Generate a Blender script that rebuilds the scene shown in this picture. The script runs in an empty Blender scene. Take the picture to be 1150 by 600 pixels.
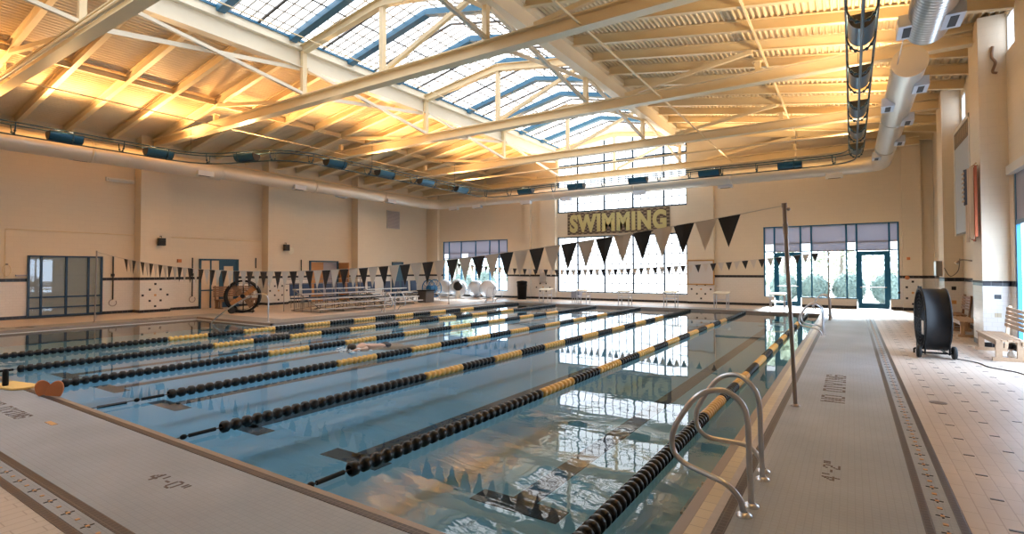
import bpy, math, random
from mathutils import Vector, Matrix
random.seed(7)
SC = bpy.context.scene
COL = SC.collection
PI = math.pi

# ------------------------------------------------------------------ materials
def new_mat(name):
    m = bpy.data.materials.new(name); m.use_nodes = True
    nt = m.node_tree
    b = nt.nodes['Principled BSDF']
    return m, nt, b

def mat(name, col, rough=0.5, metal=0.0, noise=0.0, nscale=6.0, bump=0.0, bscale=40.0, spec=0.5, coat=0.0):
    m, nt, b = new_mat(name)
    b.inputs['Roughness'].default_value = rough
    b.inputs['Metallic'].default_value = metal
    b.inputs['Specular IOR Level'].default_value = spec
    b.inputs['Coat Weight'].default_value = coat
    tc = nt.nodes.new('ShaderNodeTexCoord')
    n = nt.nodes.new('ShaderNodeTexNoise'); n.inputs['Scale'].default_value = nscale; n.inputs['Detail'].default_value = 4
    nt.links.new(tc.outputs['Object'], n.inputs['Vector'])
    r = nt.nodes.new('ShaderNodeMapRange')
    r.inputs['To Min'].default_value = 1 - noise; r.inputs['To Max'].default_value = 1 + noise
    nt.links.new(n.outputs['Fac'], r.inputs['Value'])
    v = nt.nodes.new('ShaderNodeVectorMath'); v.operation = 'SCALE'
    v.inputs[0].default_value = col
    nt.links.new(r.outputs['Result'], v.inputs['Scale'])
    nt.links.new(v.outputs['Vector'], b.inputs['Base Color'])
    if bump > 0:
        n2 = nt.nodes.new('ShaderNodeTexNoise'); n2.inputs['Scale'].default_value = bscale
        nt.links.new(tc.outputs['Object'], n2.inputs['Vector'])
        bp = nt.nodes.new('ShaderNodeBump'); bp.inputs['Strength'].default_value = bump; bp.inputs['Distance'].default_value = 0.01
        nt.links.new(n2.outputs['Fac'], bp.inputs['Height'])
        nt.links.new(bp.outputs['Normal'], b.inputs['Normal'])
    return m

def emis(name, col, s):
    m = bpy.data.materials.new(name); m.use_nodes = True
    nt = m.node_tree; nt.nodes.clear()
    o = nt.nodes.new('ShaderNodeOutputMaterial'); e = nt.nodes.new('ShaderNodeEmission')
    e.inputs['Color'].default_value = (*col, 1); e.inputs['Strength'].default_value = s
    nt.links.new(e.outputs[0], o.inputs[0])
    return m

def math_node(nt, op, a, b=None, c=None):
    n = nt.nodes.new('ShaderNodeMath'); n.operation = op
    for i, x in enumerate((a, b, c)):
        if x is None: continue
        if isinstance(x, (int, float)): n.inputs[i].default_value = x
        else: nt.links.new(x, n.inputs[i])
    return n.outputs[0]

def mix_col(nt, fac, a, b):
    n = nt.nodes.new('ShaderNodeMix'); n.data_type = 'RGBA'
    if isinstance(fac, (int, float)): n.inputs['Factor'].default_value = fac
    else: nt.links.new(fac, n.inputs['Factor'])
    for s, x in ((n.inputs[6], a), (n.inputs[7], b)):
        if isinstance(x, tuple): s.default_value = (*x, 1)
        else: nt.links.new(x, s)
    return n.outputs[2]

def wall_mat():
    """painted block above, glazed tile wainscot below with a black tile course and a black base"""
    m, nt, b = new_mat('painted_block_wall')
    g = nt.nodes.new('ShaderNodeNewGeometry')
    sp = nt.nodes.new('ShaderNodeSeparateXYZ'); nt.links.new(g.outputs['Position'], sp.inputs[0])
    z = sp.outputs['Z']
    h = math_node(nt, 'ADD', sp.outputs['X'], sp.outputs['Y'])
    cx = nt.nodes.new('ShaderNodeCombineXYZ')
    nt.links.new(h, cx.inputs[0]); nt.links.new(z, cx.inputs[1])
    def brick(w, hh, mort):
        t = nt.nodes.new('ShaderNodeTexBrick')
        t.inputs['Scale'].default_value = 1; t.inputs['Brick Width'].default_value = w
        t.inputs['Row Height'].default_value = hh; t.inputs['Mortar Size'].default_value = mort
        nt.links.new(cx.outputs[0], t.inputs['Vector'])
        return t
    b1 = brick(.4, .2, .004)
    for k, c in (('Color1', (.76, .655, .51)), ('Color2', (.745, .64, .50)), ('Mortar', (.70, .60, .465))):
        b1.inputs[k].default_value = (*c, 1)
    b2 = brick(.2, .1, .003)
    for k, c in (('Color1', (.74, .70, .65)), ('Color2', (.72, .68, .63)), ('Mortar', (.60, .56, .52))):
        b2.inputs[k].default_value = (*c, 1)
    b3 = brick(.2, .4, .006); b3.offset = 0
    for k, c in (('Color1', (.012, .011, .013)), ('Color2', (.014, .012, .014)), ('Mortar', (.11, .10, .10))):
        b3.inputs[k].default_value = (*c, 1)
    lo = math_node(nt, 'LESS_THAN', z, 1.52)
    base = mix_col(nt, lo, b1.outputs['Color'], b2.outputs['Color'])
    st = math_node(nt, 'LESS_THAN', math_node(nt, 'ABSOLUTE', math_node(nt, 'SUBTRACT', z, 1.51)), .062)
    bb = math_node(nt, 'LESS_THAN', z, .125)
    k = math_node(nt, 'MAXIMUM', st, bb)
    fin = mix_col(nt, k, base, b3.outputs['Color'])
    nt.links.new(fin, b.inputs['Base Color'])
    rr = math_node(nt, 'MULTIPLY_ADD', lo, -.35, .65)
    nt.links.new(rr, b.inputs['Roughness'])
    bp = nt.nodes.new('ShaderNodeBump'); bp.inputs['Strength'].default_value = .25; bp.inputs['Distance'].default_value = .01
    inv = math_node(nt, 'SUBTRACT', 1.0, b1.outputs['Fac'])
    nt.links.new(inv, bp.inputs['Height']); nt.links.new(bp.outputs[0], b.inputs['Normal'])
    return m

def tile_mat(name, c1, c2, cm, w, h, mortar, rough=.4, offset=.5, rot=0, nz=.12):
    m, nt, b = new_mat(name)
    g = nt.nodes.new('ShaderNodeNewGeometry')
    mp = nt.nodes.new('ShaderNodeMapping'); mp.inputs['Rotation'].default_value = (0, 0, rot)
    nt.links.new(g.outputs['Position'], mp.inputs['Vector'])
    t = nt.nodes.new('ShaderNodeTexBrick'); t.offset = offset
    t.inputs['Scale'].default_value = 1; t.inputs['Brick Width'].default_value = w
    t.inputs['Row Height'].default_value = h; t.inputs['Mortar Size'].default_value = mortar
    t.inputs['Mortar Smooth'].default_value = .3
    for k, c in (('Color1', c1), ('Color2', c2), ('Mortar', cm)): t.inputs[k].default_value = (*c, 1)
    nt.links.new(mp.outputs[0], t.inputs['Vector'])
    n = nt.nodes.new('ShaderNodeTexNoise'); n.inputs['Scale'].default_value = .9; n.inputs['Detail'].default_value = 6
    nt.links.new(g.outputs['Position'], n.inputs['Vector'])
    mr = nt.nodes.new('ShaderNodeMapRange'); mr.inputs['From Min'].default_value = .3; mr.inputs['From Max'].default_value = .7
    mr.inputs['To Min'].default_value = 1 - nz; mr.inputs['To Max'].default_value = 1 + nz * .6
    nt.links.new(n.outputs['Fac'], mr.inputs['Value'])
    v = nt.nodes.new('ShaderNodeVectorMath'); v.operation = 'SCALE'
    nt.links.new(t.outputs['Color'], v.inputs[0]); nt.links.new(mr.outputs[0], v.inputs['Scale'])
    nt.links.new(v.outputs[0], b.inputs['Base Color'])
    b.inputs['Roughness'].default_value = rough
    bp = nt.nodes.new('ShaderNodeBump'); bp.inputs['Strength'].default_value = .3; bp.inputs['Distance'].default_value = .004
    bp.invert = True
    nt.links.new(t.outputs['Fac'], bp.inputs['Height']); nt.links.new(bp.outputs[0], b.inputs['Normal'])
    return m

def water_mat():
    m = bpy.data.materials.new('pool_water'); m.use_nodes = True
    nt = m.node_tree; nt.nodes.clear()
    o = nt.nodes.new('ShaderNodeOutputMaterial')
    tr = nt.nodes.new('ShaderNodeBsdfTransparent'); tr.inputs['Color'].default_value = (.76, .88, .96, 1)
    gl = nt.nodes.new('ShaderNodeBsdfGlossy'); gl.inputs['Roughness'].default_value = .015
    gl.inputs['Color'].default_value = (1, 1, 1, 1)
    fr = nt.nodes.new('ShaderNodeFresnel'); fr.inputs['IOR'].default_value = 1.36
    g = nt.nodes.new('ShaderNodeNewGeometry')
    def noise(s, d, dist=0, sx=1.0):
        mp = nt.nodes.new('ShaderNodeMapping'); mp.inputs['Scale'].default_value = (sx, 1, 1); mp.inputs['Rotation'].default_value = (0, 0, .5)
        nt.links.new(g.outputs['Position'], mp.inputs[0])
        n = nt.nodes.new('ShaderNodeTexNoise'); n.inputs['Scale'].default_value = s; n.inputs['Detail'].default_value = d
        n.inputs['Distortion'].default_value = dist
        nt.links.new(mp.outputs[0], n.inputs['Vector']); return n.outputs['Fac']
    big = noise(.5, 1.0, .6, .8)
    med = noise(2.6, 2.5, .8, .6)
    patch = noise(.16, 1.0)
    pr = nt.nodes.new('ShaderNodeMapRange'); pr.inputs['From Min'].default_value = .38; pr.inputs['From Max'].default_value = .66
    pr.inputs['To Min'].default_value = .15; pr.inputs['To Max'].default_value = 1
    nt.links.new(patch, pr.inputs['Value'])
    hgt = math_node(nt, 'ADD', math_node(nt, 'MULTIPLY', big, .0045), math_node(nt, 'MULTIPLY', math_node(nt, 'MULTIPLY', med, pr.outputs[0]), .0024))
    bp = nt.nodes.new('ShaderNodeBump'); bp.inputs['Strength'].default_value = 1.0; bp.inputs['Distance'].default_value = 1.0
    nt.links.new(hgt, bp.inputs['Height'])
    nt.links.new(bp.outputs[0], gl.inputs['Normal']); nt.links.new(bp.outputs[0], fr.inputs['Normal'])
    mx = nt.nodes.new('ShaderNodeMixShader')
    nt.links.new(fr.outputs[0], mx.inputs[0]); nt.links.new(tr.outputs[0], mx.inputs[1]); nt.links.new(gl.outputs[0], mx.inputs[2])
    nt.links.new(mx.outputs[0], o.inputs[0])
    return m

def glass_mat(name, tint=(.93, .97, .98)):
    m = bpy.data.materials.new(name); m.use_nodes = True
    nt = m.node_tree; nt.nodes.clear()
    o = nt.nodes.new('ShaderNodeOutputMaterial')
    tr = nt.nodes.new('ShaderNodeBsdfTransparent'); tr.inputs['Color'].default_value = (*tint, 1)
    gl = nt.nodes.new('ShaderNodeBsdfGlossy'); gl.inputs['Roughness'].default_value = .02
    fr = nt.nodes.new('ShaderNodeFresnel'); fr.inputs['IOR'].default_value = 1.45
    mx = nt.nodes.new('ShaderNodeMixShader')
    nt.links.new(fr.outputs[0], mx.inputs[0]); nt.links.new(tr.outputs[0], mx.inputs[1]); nt.links.new(gl.outputs[0], mx.inputs[2])
    nt.links.new(mx.outputs[0], o.inputs[0])
    return m

def wood_mat(name, c1, c2, scale=3.0, rough=.5):
    m, nt, b = new_mat(name)
    tc = nt.nodes.new('ShaderNodeTexCoord')
    mp = nt.nodes.new('ShaderNodeMapping'); mp.inputs['Scale'].default_value = (8, 1, 8)
    nt.links.new(tc.outputs['Object'], mp.inputs[0])
    n = nt.nodes.new('ShaderNodeTexNoise'); n.inputs['Scale'].default_value = scale; n.inputs['Detail'].default_value = 6
    nt.links.new(mp.outputs[0], n.inputs['Vector'])
    c = mix_col(nt, n.outputs['Fac'], c1, c2)
    nt.links.new(c, b.inputs['Base Color']); b.inputs['Roughness'].default_value = rough
    return m

def corrugated_sheet_mat():
    return mat('galvanised_cream_deck', (.78, .64, .43), .45, .0, .06, 2.0)

M = {}
M['wall'] = wall_mat()
M['beige_tile'] = tile_mat('beige_floor_tile', (.60, .51, .44), (.585, .50, .43), (.44, .35, .285), .30, .112, .005, .42, .5, PI/2)
M['mosaic'] = tile_mat('grey_blue_deck_mosaic', (.33, .36, .40), (.315, .345, .385), (.29, .315, .345), .052, .052, .004, .45, 0, 0, .16)
M['edge_deck'] = tile_mat('grey_pool_edge_deck', (.30, .31, .32), (.285, .295, .305), (.24, .245, .25), .052, .052, .005, .45, 0)
M['brown_mosaic'] = tile_mat('brown_mosaic_band', (.05, .030, .026), (.04, .026, .023), (.10, .075, .065), .052, .052, .005, .4, 0)
M['tan_tile'] = tile_mat('tan_coping_tile', (.60, .50, .34), (.56, .46, .31), (.34, .27, .2), .15, .15, .004, .35, 0)
M['coping'] = mat('brown_coping_lip', (.30, .235, .19), .35, 0, .1, 3)
M['gutter'] = mat('pale_gutter_strip', (.46, .41, .38), .5, 0, .2, 8)
M['pool_face'] = mat('brown_pool_edge_face', (.27, .22, .19), .4, 0, .12, 3)
M['plaster'] = mat('blue_pool_plaster', (.24, .50, .66), .7, 0, .08, .6)
M['lane_tile'] = tile_mat('dark_lane_tile', (.055, .045, .045), (.045, .04, .042), (.09, .08, .08), .15, .15, .006, .5, 0)
M['water'] = water_mat()
M['glass'] = glass_mat('clear_glass')
M['steel_paint'] = mat('cream_painted_steel', (.82, .66, .42), .42, 0, .04, 2)
M['rafter_paint'] = mat('warm_cream_painted_steel', (.80, .64, .40), .45, 0, .05, 2)
M['girder_paint'] = mat('off_white_painted_girder', (.80, .72, .58), .42, 0, .04, 1.5)
M['deck_sheet'] = corrugated_sheet_mat()
M['blue_steel'] = mat('blue_painted_steel', (.035, .15, .27), .35, 0, .08, 3)
M['blue_frame'] = mat('blue_aluminium_frame', (.015, .15, .30), .3, .2, .05, 3)
M['door_blue'] = mat('dark_blue_door_paint', (.015, .07, .125), .4)
M['navy_frame'] = mat('dark_navy_frame', (.02, .05, .09), .35, .2, .05, 3)
M['dark_muntin'] = mat('dark_brown_muntin', (.05, .04, .035), .5)
M['grey_muntin'] = mat('grey_thin_muntin', (.42, .37, .31), .5)
M['sky_panel'] = emis('backlit_white_skylight_panel', (.93, .965, 1.0), 2.8)
M['big_window'] = emis('backlit_white_window_pane', (.86, .93, 1.0), 3.0)
M['clerestory'] = emis('clerestory_daylight_pane', (.75, .85, 1.0), 3.0)
M['side_window'] = emis('bright_side_window_pane', (.62, .78, 1.0), 9.0)
M['lamp'] = emis('warm_lamp_lens', (1.0, .80, .50), 60.0)
M['duct'] = mat('cream_duct_metal', (.68, .63, .55), .36, .35, .05, 1.2)
M['duct_spiral'] = mat('bare_spiral_duct_metal', (.62, .60, .58), .28, .75, .05, 3)
M['diffuser'] = mat('pale_blue_grey_diffuser', (.62, .66, .74), .4, .1)
M['diffuser_slot'] = mat('dark_diffuser_slot', (.03, .03, .035), .6)
M['ring_steel'] = mat('dark_blue_ring_steel', (.03, .075, .11), .35, .4)
M['uplight'] = mat('blue_uplight_shell', (.03, .105, .17), .3, .5, .05, 4)
M['uplight_end'] = mat('charcoal_uplight_end', (.018, .018, .02), .5)
M['stainless'] = mat('brushed_stainless', (.62, .63, .67), .28, 1.0, .08, 12)
M['pole_metal'] = mat('bronze_grey_pole', (.34, .29, .26), .35, .8, .1, 9)
M['black_float'] = mat('black_lane_float', (.005, .005, .006), .32, 0, .1, 9, spec=.4)
M['yellow_float'] = mat('yellow_lane_float', (.78, .47, .13), .4, 0, .08, 9)
M['red_float'] = mat('red_lane_float', (.45, .08, .03), .4)
M['cable'] = mat('steel_cable', (.12, .11, .11), .4, .6)
M['black_flag'] = mat('black_pennant_vinyl', (.016, .013, .014), .55)
M['white_flag'] = mat('tan_white_pennant_vinyl', (.62, .54, .47), .55)
M['cord'] = mat('white_cord', (.5, .46, .4), .6)
M['black_plastic'] = mat('black_fan_plastic', (.005, .005, .006), .5, 0, .15, 5, spec=.25)
M['rubber'] = mat('black_rubber', (.01, .01, .01), .7)
M['wood'] = wood_mat('light_bench_wood', (.52, .36, .23), (.36, .23, .14))
M['dark_wood'] = wood_mat('dark_bench_wood', (.30, .17, .09), (.2, .11, .06))
M['door_wood'] = wood_mat('orange_door_wood', (.55, .27, .10), (.40, .18, .06), 1.5)
M['alu'] = mat('bleacher_aluminium', (.60, .59, .58), .35, .6, .05, 4)
M['alu_dark'] = mat('bleacher_frame_grey', (.27, .24, .22), .45, .5)
M['navy_plastic'] = mat('navy_seat_plastic', (.02, .045, .11), .45)
M['white_plastic'] = mat('white_plastic', (.78, .78, .76), .35)
M['cream_plastic'] = mat('cream_block_top', (.80, .74, .60), .5, 0, .08, 10)
M['white_paint'] = mat('white_plaster', (.72, .70, .66), .5)
M['grey_shade'] = mat('grey_roller_shade', (.33, .34, .42), .7, 0, .04, 8)
def shade_mat():
    m, nt, b = new_mat('grey_lavender_roller_shade')
    b.inputs['Base Color'].default_value = (.42, .43, .48, 1); b.inputs['Roughness'].default_value = .8
    t = nt.nodes.new('ShaderNodeBsdfTranslucent'); t.inputs['Color'].default_value = (.36, .37, .43, 1)
    mx = nt.nodes.new('ShaderNodeMixShader'); mx.inputs[0].default_value = .35
    out = nt.nodes['Material Output']
    nt.links.new(b.outputs[0], mx.inputs[1]); nt.links.new(t.outputs[0], mx.inputs[2]); nt.links.new(mx.outputs[0], out.inputs[0])
    return m
M['window_shade'] = shade_mat()
M['beige_shade'] = mat('beige_interior_blind', (.72, .56, .40), .3, 0, .06, 1.0)
M['white_square'] = emis('daylit_white_spandrel', (.85, .92, 1.0), 1.4)
M['board_face'] = mat('pale_grey_scoreboard_face', (.42, .47, .52), .45)
M['board_brown'] = mat('brown_lettering_band', (.16, .12, .08), .6)
M['flag_red'] = mat('flag_red', (.42, .10, .04), .7)
M['flag_white'] = mat('flag_white', (.62, .48, .36), .7)
M['flag_blue'] = mat('flag_blue', (.07, .08, .12), .7)
M['sign_brown'] = mat('sign_brown_check', (.10, .065, .045), .6)
M['sign_tan'] = mat('sign_tan_check', (.30, .23, .15), .6)
M['sign_yellow'] = mat('sign_yellow_letter', (.56, .49, .22), .5)
M['sign_ink'] = mat('brown_floor_lettering', (.10, .065, .05), .5)
M['orange_tile'] = mat('orange_accent_tile', (.62, .33, .12), .4)
M['black_tile'] = mat('black_accent_tile', (.015, .014, .016), .3)
M['kick_orange'] = mat('orange_foam', (.55, .20, .08), .8, 0, .06, 20)
M['kick_yellow'] = mat('yellow_foam', (.82, .52, .18), .7, 0, .05, 20)
M['skin'] = mat('wet_skin', (.58, .38, .29), .35, 0, .05, 6)
M['hair'] = mat('dark_wet_hair', (.035, .022, .015), .4)
M['trunk_dark'] = mat('dark_swimwear', (.02, .02, .03), .5)
M['foam'] = mat('white_water_foam', (.80, .86, .9), .4)
M['grass'] = mat('pale_dry_lawn', (.52, .53, .45), .9, 0, .2, .5)
M['path'] = mat('pale_concrete_path', (.70, .70, .70), .8)
M['bush'] = mat('grey_green_bush_leaf', (.15, .21, .19), .8, 0, .3, 2.5)
M['tree_leaf'] = mat('autumn_tree_leaf', (.40, .42, .30), .7, 0, .4, .6)
M['bark'] = mat('grey_bark', (.15, .12, .10), .9, 0, .2, 8)
M['whiteboard'] = mat('whiteboard_face', (.60, .57, .56), .3)
M['board_wood'] = mat('orange_wood_trim', (.48, .26, .08), .5)
M['speaker'] = mat('black_speaker', (.012, .011, .011), .5)
M['clear_ball'] = mat('white_translucent_vinyl', (.86, .90, .98), .25)
M['clear_ball'].node_tree.nodes['Principled BSDF'].inputs['Transmission Weight'].default_value = .25
M['orange_cord'] = mat('orange_extension_cord', (.7, .22, .05), .5)
M['blue_reel'] = mat('blue_reel_plastic', (.03, .18, .42), .4)
M['grey_bin'] = mat('grey_storage_bin', (.10, .085, .08), .6)

# ------------------------------------------------------------------ mesh builder
class MB:
    def __init__(s): s.v = []; s.f = []; s.sm = []
    def add(s, vs, fs, smooth=False):
        n = len(s.v); s.v += [tuple(p) for p in vs]
        for f in fs: s.f.append(tuple(i + n for i in f)); s.sm.append(smooth)
        return s
    def box(s, x0, x1, y0, y1, z0, z1):
        vs = [(x, y, z) for z in (z0, z1) for y in (y0, y1) for x in (x0, x1)]
        return s.add(vs, [(0, 2, 3, 1), (4, 5, 7, 6), (0, 1, 5, 4), (2, 6, 7, 3), (0, 4, 6, 2), (1, 3, 7, 5)])
    def cbox(s, c, sx, sy, sz, rot=None):
        vs = [Vector((x*sx/2, y*sy/2, z*sz/2)) for z in (-1, 1) for y in (-1, 1) for x in (-1, 1)]
        if rot is not None: vs = [rot @ p for p in vs]
        vs = [p + Vector(c) for p in vs]
        return s.add(vs, [(0, 2, 3, 1), (4, 5, 7, 6), (0, 1, 5, 4), (2, 6, 7, 3), (0, 4, 6, 2), (1, 3, 7, 5)])
    def bar(s, a, b, w, h, up=(0, 0, 1)):
        """rectangular bar from a to b, w across, h along up"""
        a, b = Vector(a), Vector(b); d = (b - a).normalized(); up = Vector(up)
        r = d.cross(up); r = r.normalized() if r.length > 1e-6 else Vector((1, 0, 0)); u = r.cross(d)
        vs = []
        for p in (a, b):
            for i, j in ((-1, -1), (1, -1), (1, 1), (-1, 1)): vs.append(p + r*(i*w/2) + u*(j*h/2))
        return s.add(vs, [(3, 2, 1, 0), (4, 5, 6, 7), (0, 1, 5, 4), (1, 2, 6, 5), (2, 3, 7, 6), (3, 0, 4, 7)])
    def ibeam(s, a, b, w, h, t=.025, up=(0, 0, 1)):
        a, b = Vector(a), Vector(b); d = (b - a).normalized(); up = Vector(up)
        r = d.cross(up).normalized(); u = r.cross(d)
        o = u*(h/2 - t/2)
        s.bar(a + o, b + o, w, t, up); s.bar(a - o, b - o, w, t, up); s.bar(a, b, t, h - 2*t, up)
        return s
    def prism(s, pts, vec):
        """polygon (list of 3d points) extruded by vec"""
        n = len(pts); v = Vector(vec)
        vs = [Vector(p) for p in pts] + [Vector(p) + v for p in pts]
        fs = [tuple(range(n))[::-1], tuple(range(n, 2*n))] + [(i, (i+1) % n, (i+1) % n + n, i + n) for i in range(n)]
        return s.add(vs, fs)
    def tube(s, pts, r, seg=10, caps=True, closed=False, rad=None):
        pts = [Vector(p) for p in pts]; n = len(pts)
        prev = None; rings = []
        for i, p in enumerate(pts):
            if closed: t = pts[(i+1) % n] - pts[i-1]
            else: t = pts[min(i+1, n-1)] - pts[max(i-1, 0)]
            t.normalize()
            if prev is None:
                a = Vector((0, 0, 1)) if abs(t.z) < .9 else Vector((1, 0, 0))
                x = t.cross(a).normalized()
            else:
                x = prev - t*prev.dot(t); x.normalize()
            prev = x; y = t.cross(x)
            rr = rad[i] if rad else r
            rings.append([p + x*(rr*math.cos(2*PI*k/seg)) + y*(rr*math.sin(2*PI*k/seg)) for k in range(seg)])
        vs = [q for R in rings for q in R]; fs = []
        m = n if closed else n - 1
        for i in range(m):
            j = (i+1) % n
            for k in range(seg):
                l = (k+1) % seg
                fs.append((i*seg+k, i*seg+l, j*seg+l, j*seg+k))
        s.add(vs, fs, True)
        if caps and not closed:
            s.add(rings[0], [tuple(range(seg))[::-1]]); s.add(rings[-1], [tuple(range(seg))])
        return s
    def cyl(s, a, b, r, seg=16, r2=None):
        return s.tube([a, b], r, seg, True, False, [r, r if r2 is None else r2])
    def lathe(s, prof, origin, axis='z', seg=24, a0=0, a1=2*PI):
        """prof: list of (radius, height)"""
        o = Vector(origin); full = abs(a1 - a0 - 2*PI) < 1e-6; k = seg if full else seg + 1
        vs = []
        for r, h in prof:
            for i in range(k):
                a = a0 + (a1-a0)*i/seg; c, d = r*math.cos(a), r*math.sin(a)
                if axis == 'z': vs.append(o + Vector((c, d, h)))
                elif axis == 'y': vs.append(o + Vector((c, h, d)))
                else: vs.append(o + Vector((h, c, d)))
        fs = []
        for j in range(len(prof)-1):
            for i in range(seg):
                l = (i+1) % k
                fs.append((j*k+i, j*k+l, (j+1)*k+l, (j+1)*k+i))
        return s.add(vs, fs, True)
    def sphere(s, c, rx, ry, rz, seg=16, rings=10):
        c = Vector(c); vs = []; fs = []
        for j in range(rings+1):
            t = PI*j/rings
            for i in range(seg):
                a = 2*PI*i/seg
                vs.append(c + Vector((rx*math.sin(t)*math.cos(a), ry*math.sin(t)*math.sin(a), rz*math.cos(t))))
        for j in range(rings):
            for i in range(seg):
                l = (i+1) % seg
                fs.append((j*seg+i, (j+1)*seg+i, (j+1)*seg+l, j*seg+l))
        return s.add(vs, fs, True)
    def build(s, name, m, parent=None, kind=None, bevel=0):
        me = bpy.data.meshes.new(name); me.from_pydata(s.v, [], s.f); me.update()
        me.polygons.foreach_set('use_smooth', s.sm)
        me.materials.append(M[m] if isinstance(m, str) else m)
        o = bpy.data.objects.new(name, me); COL.objects.link(o)
        if parent is not None:
            o.parent = parent
            # vertices are given in world coordinates: cancel the parent's place
            o.matrix_parent_inverse = parent.matrix_basis.inverted()
        if bevel:
            b = o.modifiers.new('bevel', 'BEVEL'); b.width = bevel; b.segments = 2; b.limit_method = 'ANGLE'
        if kind: o['kind'] = kind
        return o

def empty(name, loc=(0, 0, 0)):
    o = bpy.data.objects.new(name, None); o.location = loc; o.empty_display_size = .2
    COL.objects.link(o); return o
def tag(o, label, cat, group=None, kind=None):
    o['label'] = label; o['category'] = cat
    if group: o['group'] = group
    if kind: o['kind'] = kind
    return o
def struct(o, label=None, cat=None):
    o['kind'] = 'structure'
    if label: o['label'] = label; o['category'] = cat or 'structure'
    return o
def lab(o, label): o['label'] = label; return o
def dup(root, delta, label=None, group=None):
    r = root.copy(); COL.objects.link(r); r.location = Vector(root.location) + Vector(delta)
    if label: r['label'] = label
    if group: r['group'] = group
    def kids(a, b):
        for ch in list(a.children):
            c = ch.copy(); COL.objects.link(c); c.parent = b; c.matrix_parent_inverse = ch.matrix_parent_inverse.copy()
            kids(ch, c)
    kids(root, r)
    return r
ORD = ['first', 'second', 'third', 'fourth', 'fifth', 'sixth', 'seventh', 'eighth', 'ninth', 'tenth', 'eleventh', 'twelfth',
       'thirteenth', 'fourteenth', 'fifteenth', 'sixteenth', 'seventeenth', 'eighteenth', 'nineteenth', 'twentieth', 'twenty-first', 'twenty-second']

# ------------------------------------------------------------------ main dimensions
XL, XR, YF, YB = -27.0, 3.1, 29.7, -3.5     # room: left wall, right wall, far wall, wall behind the camera
X0 = -11.72                                  # roof ridge
PXL, PXR, PYN, PYF = -17.1, -1.09, 2.84, 25.58
EXL, EYF = -22.2, 10.8                       # shallow bay of the pool
WZ = -.10                                    # water
BZ = -.50                                    # pool floor
def zroof(x):                                # underside line of the rafters
    d = abs(x - X0)
    return 9.32 - .16*(d - 3.82)
TY = [4.836 + 6.1*k for k in range(-1, 5)]

# ------------------------------------------------------------------ floor
RING = 1.22
m = MB()
rx0, rx1, ry0, ry1 = EXL - RING, .68, 1.40, 26.8
m.box(XL-.3, XR+.3, YB-.3, ry0, -.3, 0)
m.box(XL-.3, XR+.3, ry1, YF+.3, -.3, 0)
m.box(XL-.3, rx0, ry0, ry1, -.3, 0)
m.box(rx1, XR+.3, ry0, ry1, -.3, 0)
m.box(rx0, PXL-RING, EYF+RING, ry1, -.3, 0)
struct(m.build('floor', 'beige_tile'), 'beige tiled pool hall floor around the grey deck', 'floor')
# grey mosaic deck around the pool (slabs, surface pattern in the material)
m = MB()
m.box(rx0, rx1, ry0, PYN-.13, -.3, .001)
m.box(PXR+.30, rx1, PYN-.13, ry1, -.3, .001)
struct(m.build('floor', 'mosaic'), 'grey blue mosaic deck along the near and right pool edges', 'floor')
m = MB()
m.box(rx0, EXL-.08, PYN-.13, EYF+RING, -.3, .001)
m.box(EXL-.08, PXL-.08, EYF+.08, EYF+RING, -.3, .001)
m.box(PXL-RING, PXL-.08, EYF+RING, ry1, -.3, .001)
m.box(PXL-.08, PXR+.30, PYF+.08, ry1, -.3, .001)
struct(m.build('floor', 'edge_deck'), 'grey deck along the left and far pool edges', 'floor')
# pool shell
m = MB()
t = .25
m.box(EXL-t, PXR+t, PYN-t, PYF+t, BZ-.2, BZ)
struct(m.build('floor', 'plaster'), 'pale blue pool floor under the water', 'pool floor')
m = MB()
m.box(PXL-.08, PXR+.08, PYF, PYF+.08, BZ, 0); m.box(EXL-.08, PXR+.3, PYN-.13, PYN, BZ, -.02)
m.box(PXR, PXR+.30, PYN, PYF+.08, BZ, -.02)
m.box(PXL-.08, PXL, EYF, PYF, BZ, 0); m.box(EXL-.08, PXL, EYF, EYF+.08, BZ, 0); m.box(EXL-.08, EXL, PYN, EYF, BZ, 0)
struct(m.build('trim_1', 'pool_face'), 'brown tiled pool wall rising just above the water', 'pool wall')
# coping on the near edge
m = MB(); m.box(EXL-.08, PXR+.0, PYN-.055, PYN+.004, -.06, .004)
struct(m.build('trim_2', 'coping'), 'tan coping lip of the near pool edge', 'coping')
m = MB(); m.box(EXL-.08, PXR+.30, PYN-.125, PYN-.055, -.02, .003)
struct(m.build('trim_3', 'brown_mosaic'), 'brown mosaic line behind the near coping', 'tile band')
# coping on the right edge
m = MB(); m.box(PXR-.004, PXR+.08, PYN-.05, PYF+.05, -.06, .004)
struct(m.build('trim_4', 'coping'), 'brown coping lip of the right pool edge', 'coping')
m = MB(); m.box(PXR+.08, PXR+.18, PYN-.05, PYF+.05, -.02, .003)
struct(m.build('trim_5', 'tan_tile'), 'tan gutter tile strip along the right pool edge', 'tile band')
m = MB(); m.box(PXR+.18, PXR+.24, PYN-.05, PYF+.05, -.02, .003)
struct(m.build('trim_6', 'gutter'), 'pale strip beside the tan gutter tiles', 'tile band')
m = MB(); m.box(PXR+.24, PXR+.32, PYN-.05, PYF+.05, -.02, .004)
struct(m.build('trim_7', 'brown_mosaic'), 'brown mosaic line along the right deck edge', 'tile band')
# white water line lip at left and the bay
m = MB()
m.box(EXL, EXL+.05, PYN, EYF, WZ-.02, WZ+.012); m.box(EXL, PXL, EYF-.05, EYF, WZ-.02, WZ+.012)
m.box(PXL, PXL+.04, EYF, PYF, WZ-.02, WZ+.012)
struct(m.build('trim_8', 'white_plastic'), 'white gutter lip at the water line of the left bay', 'pool gutter')
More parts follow.
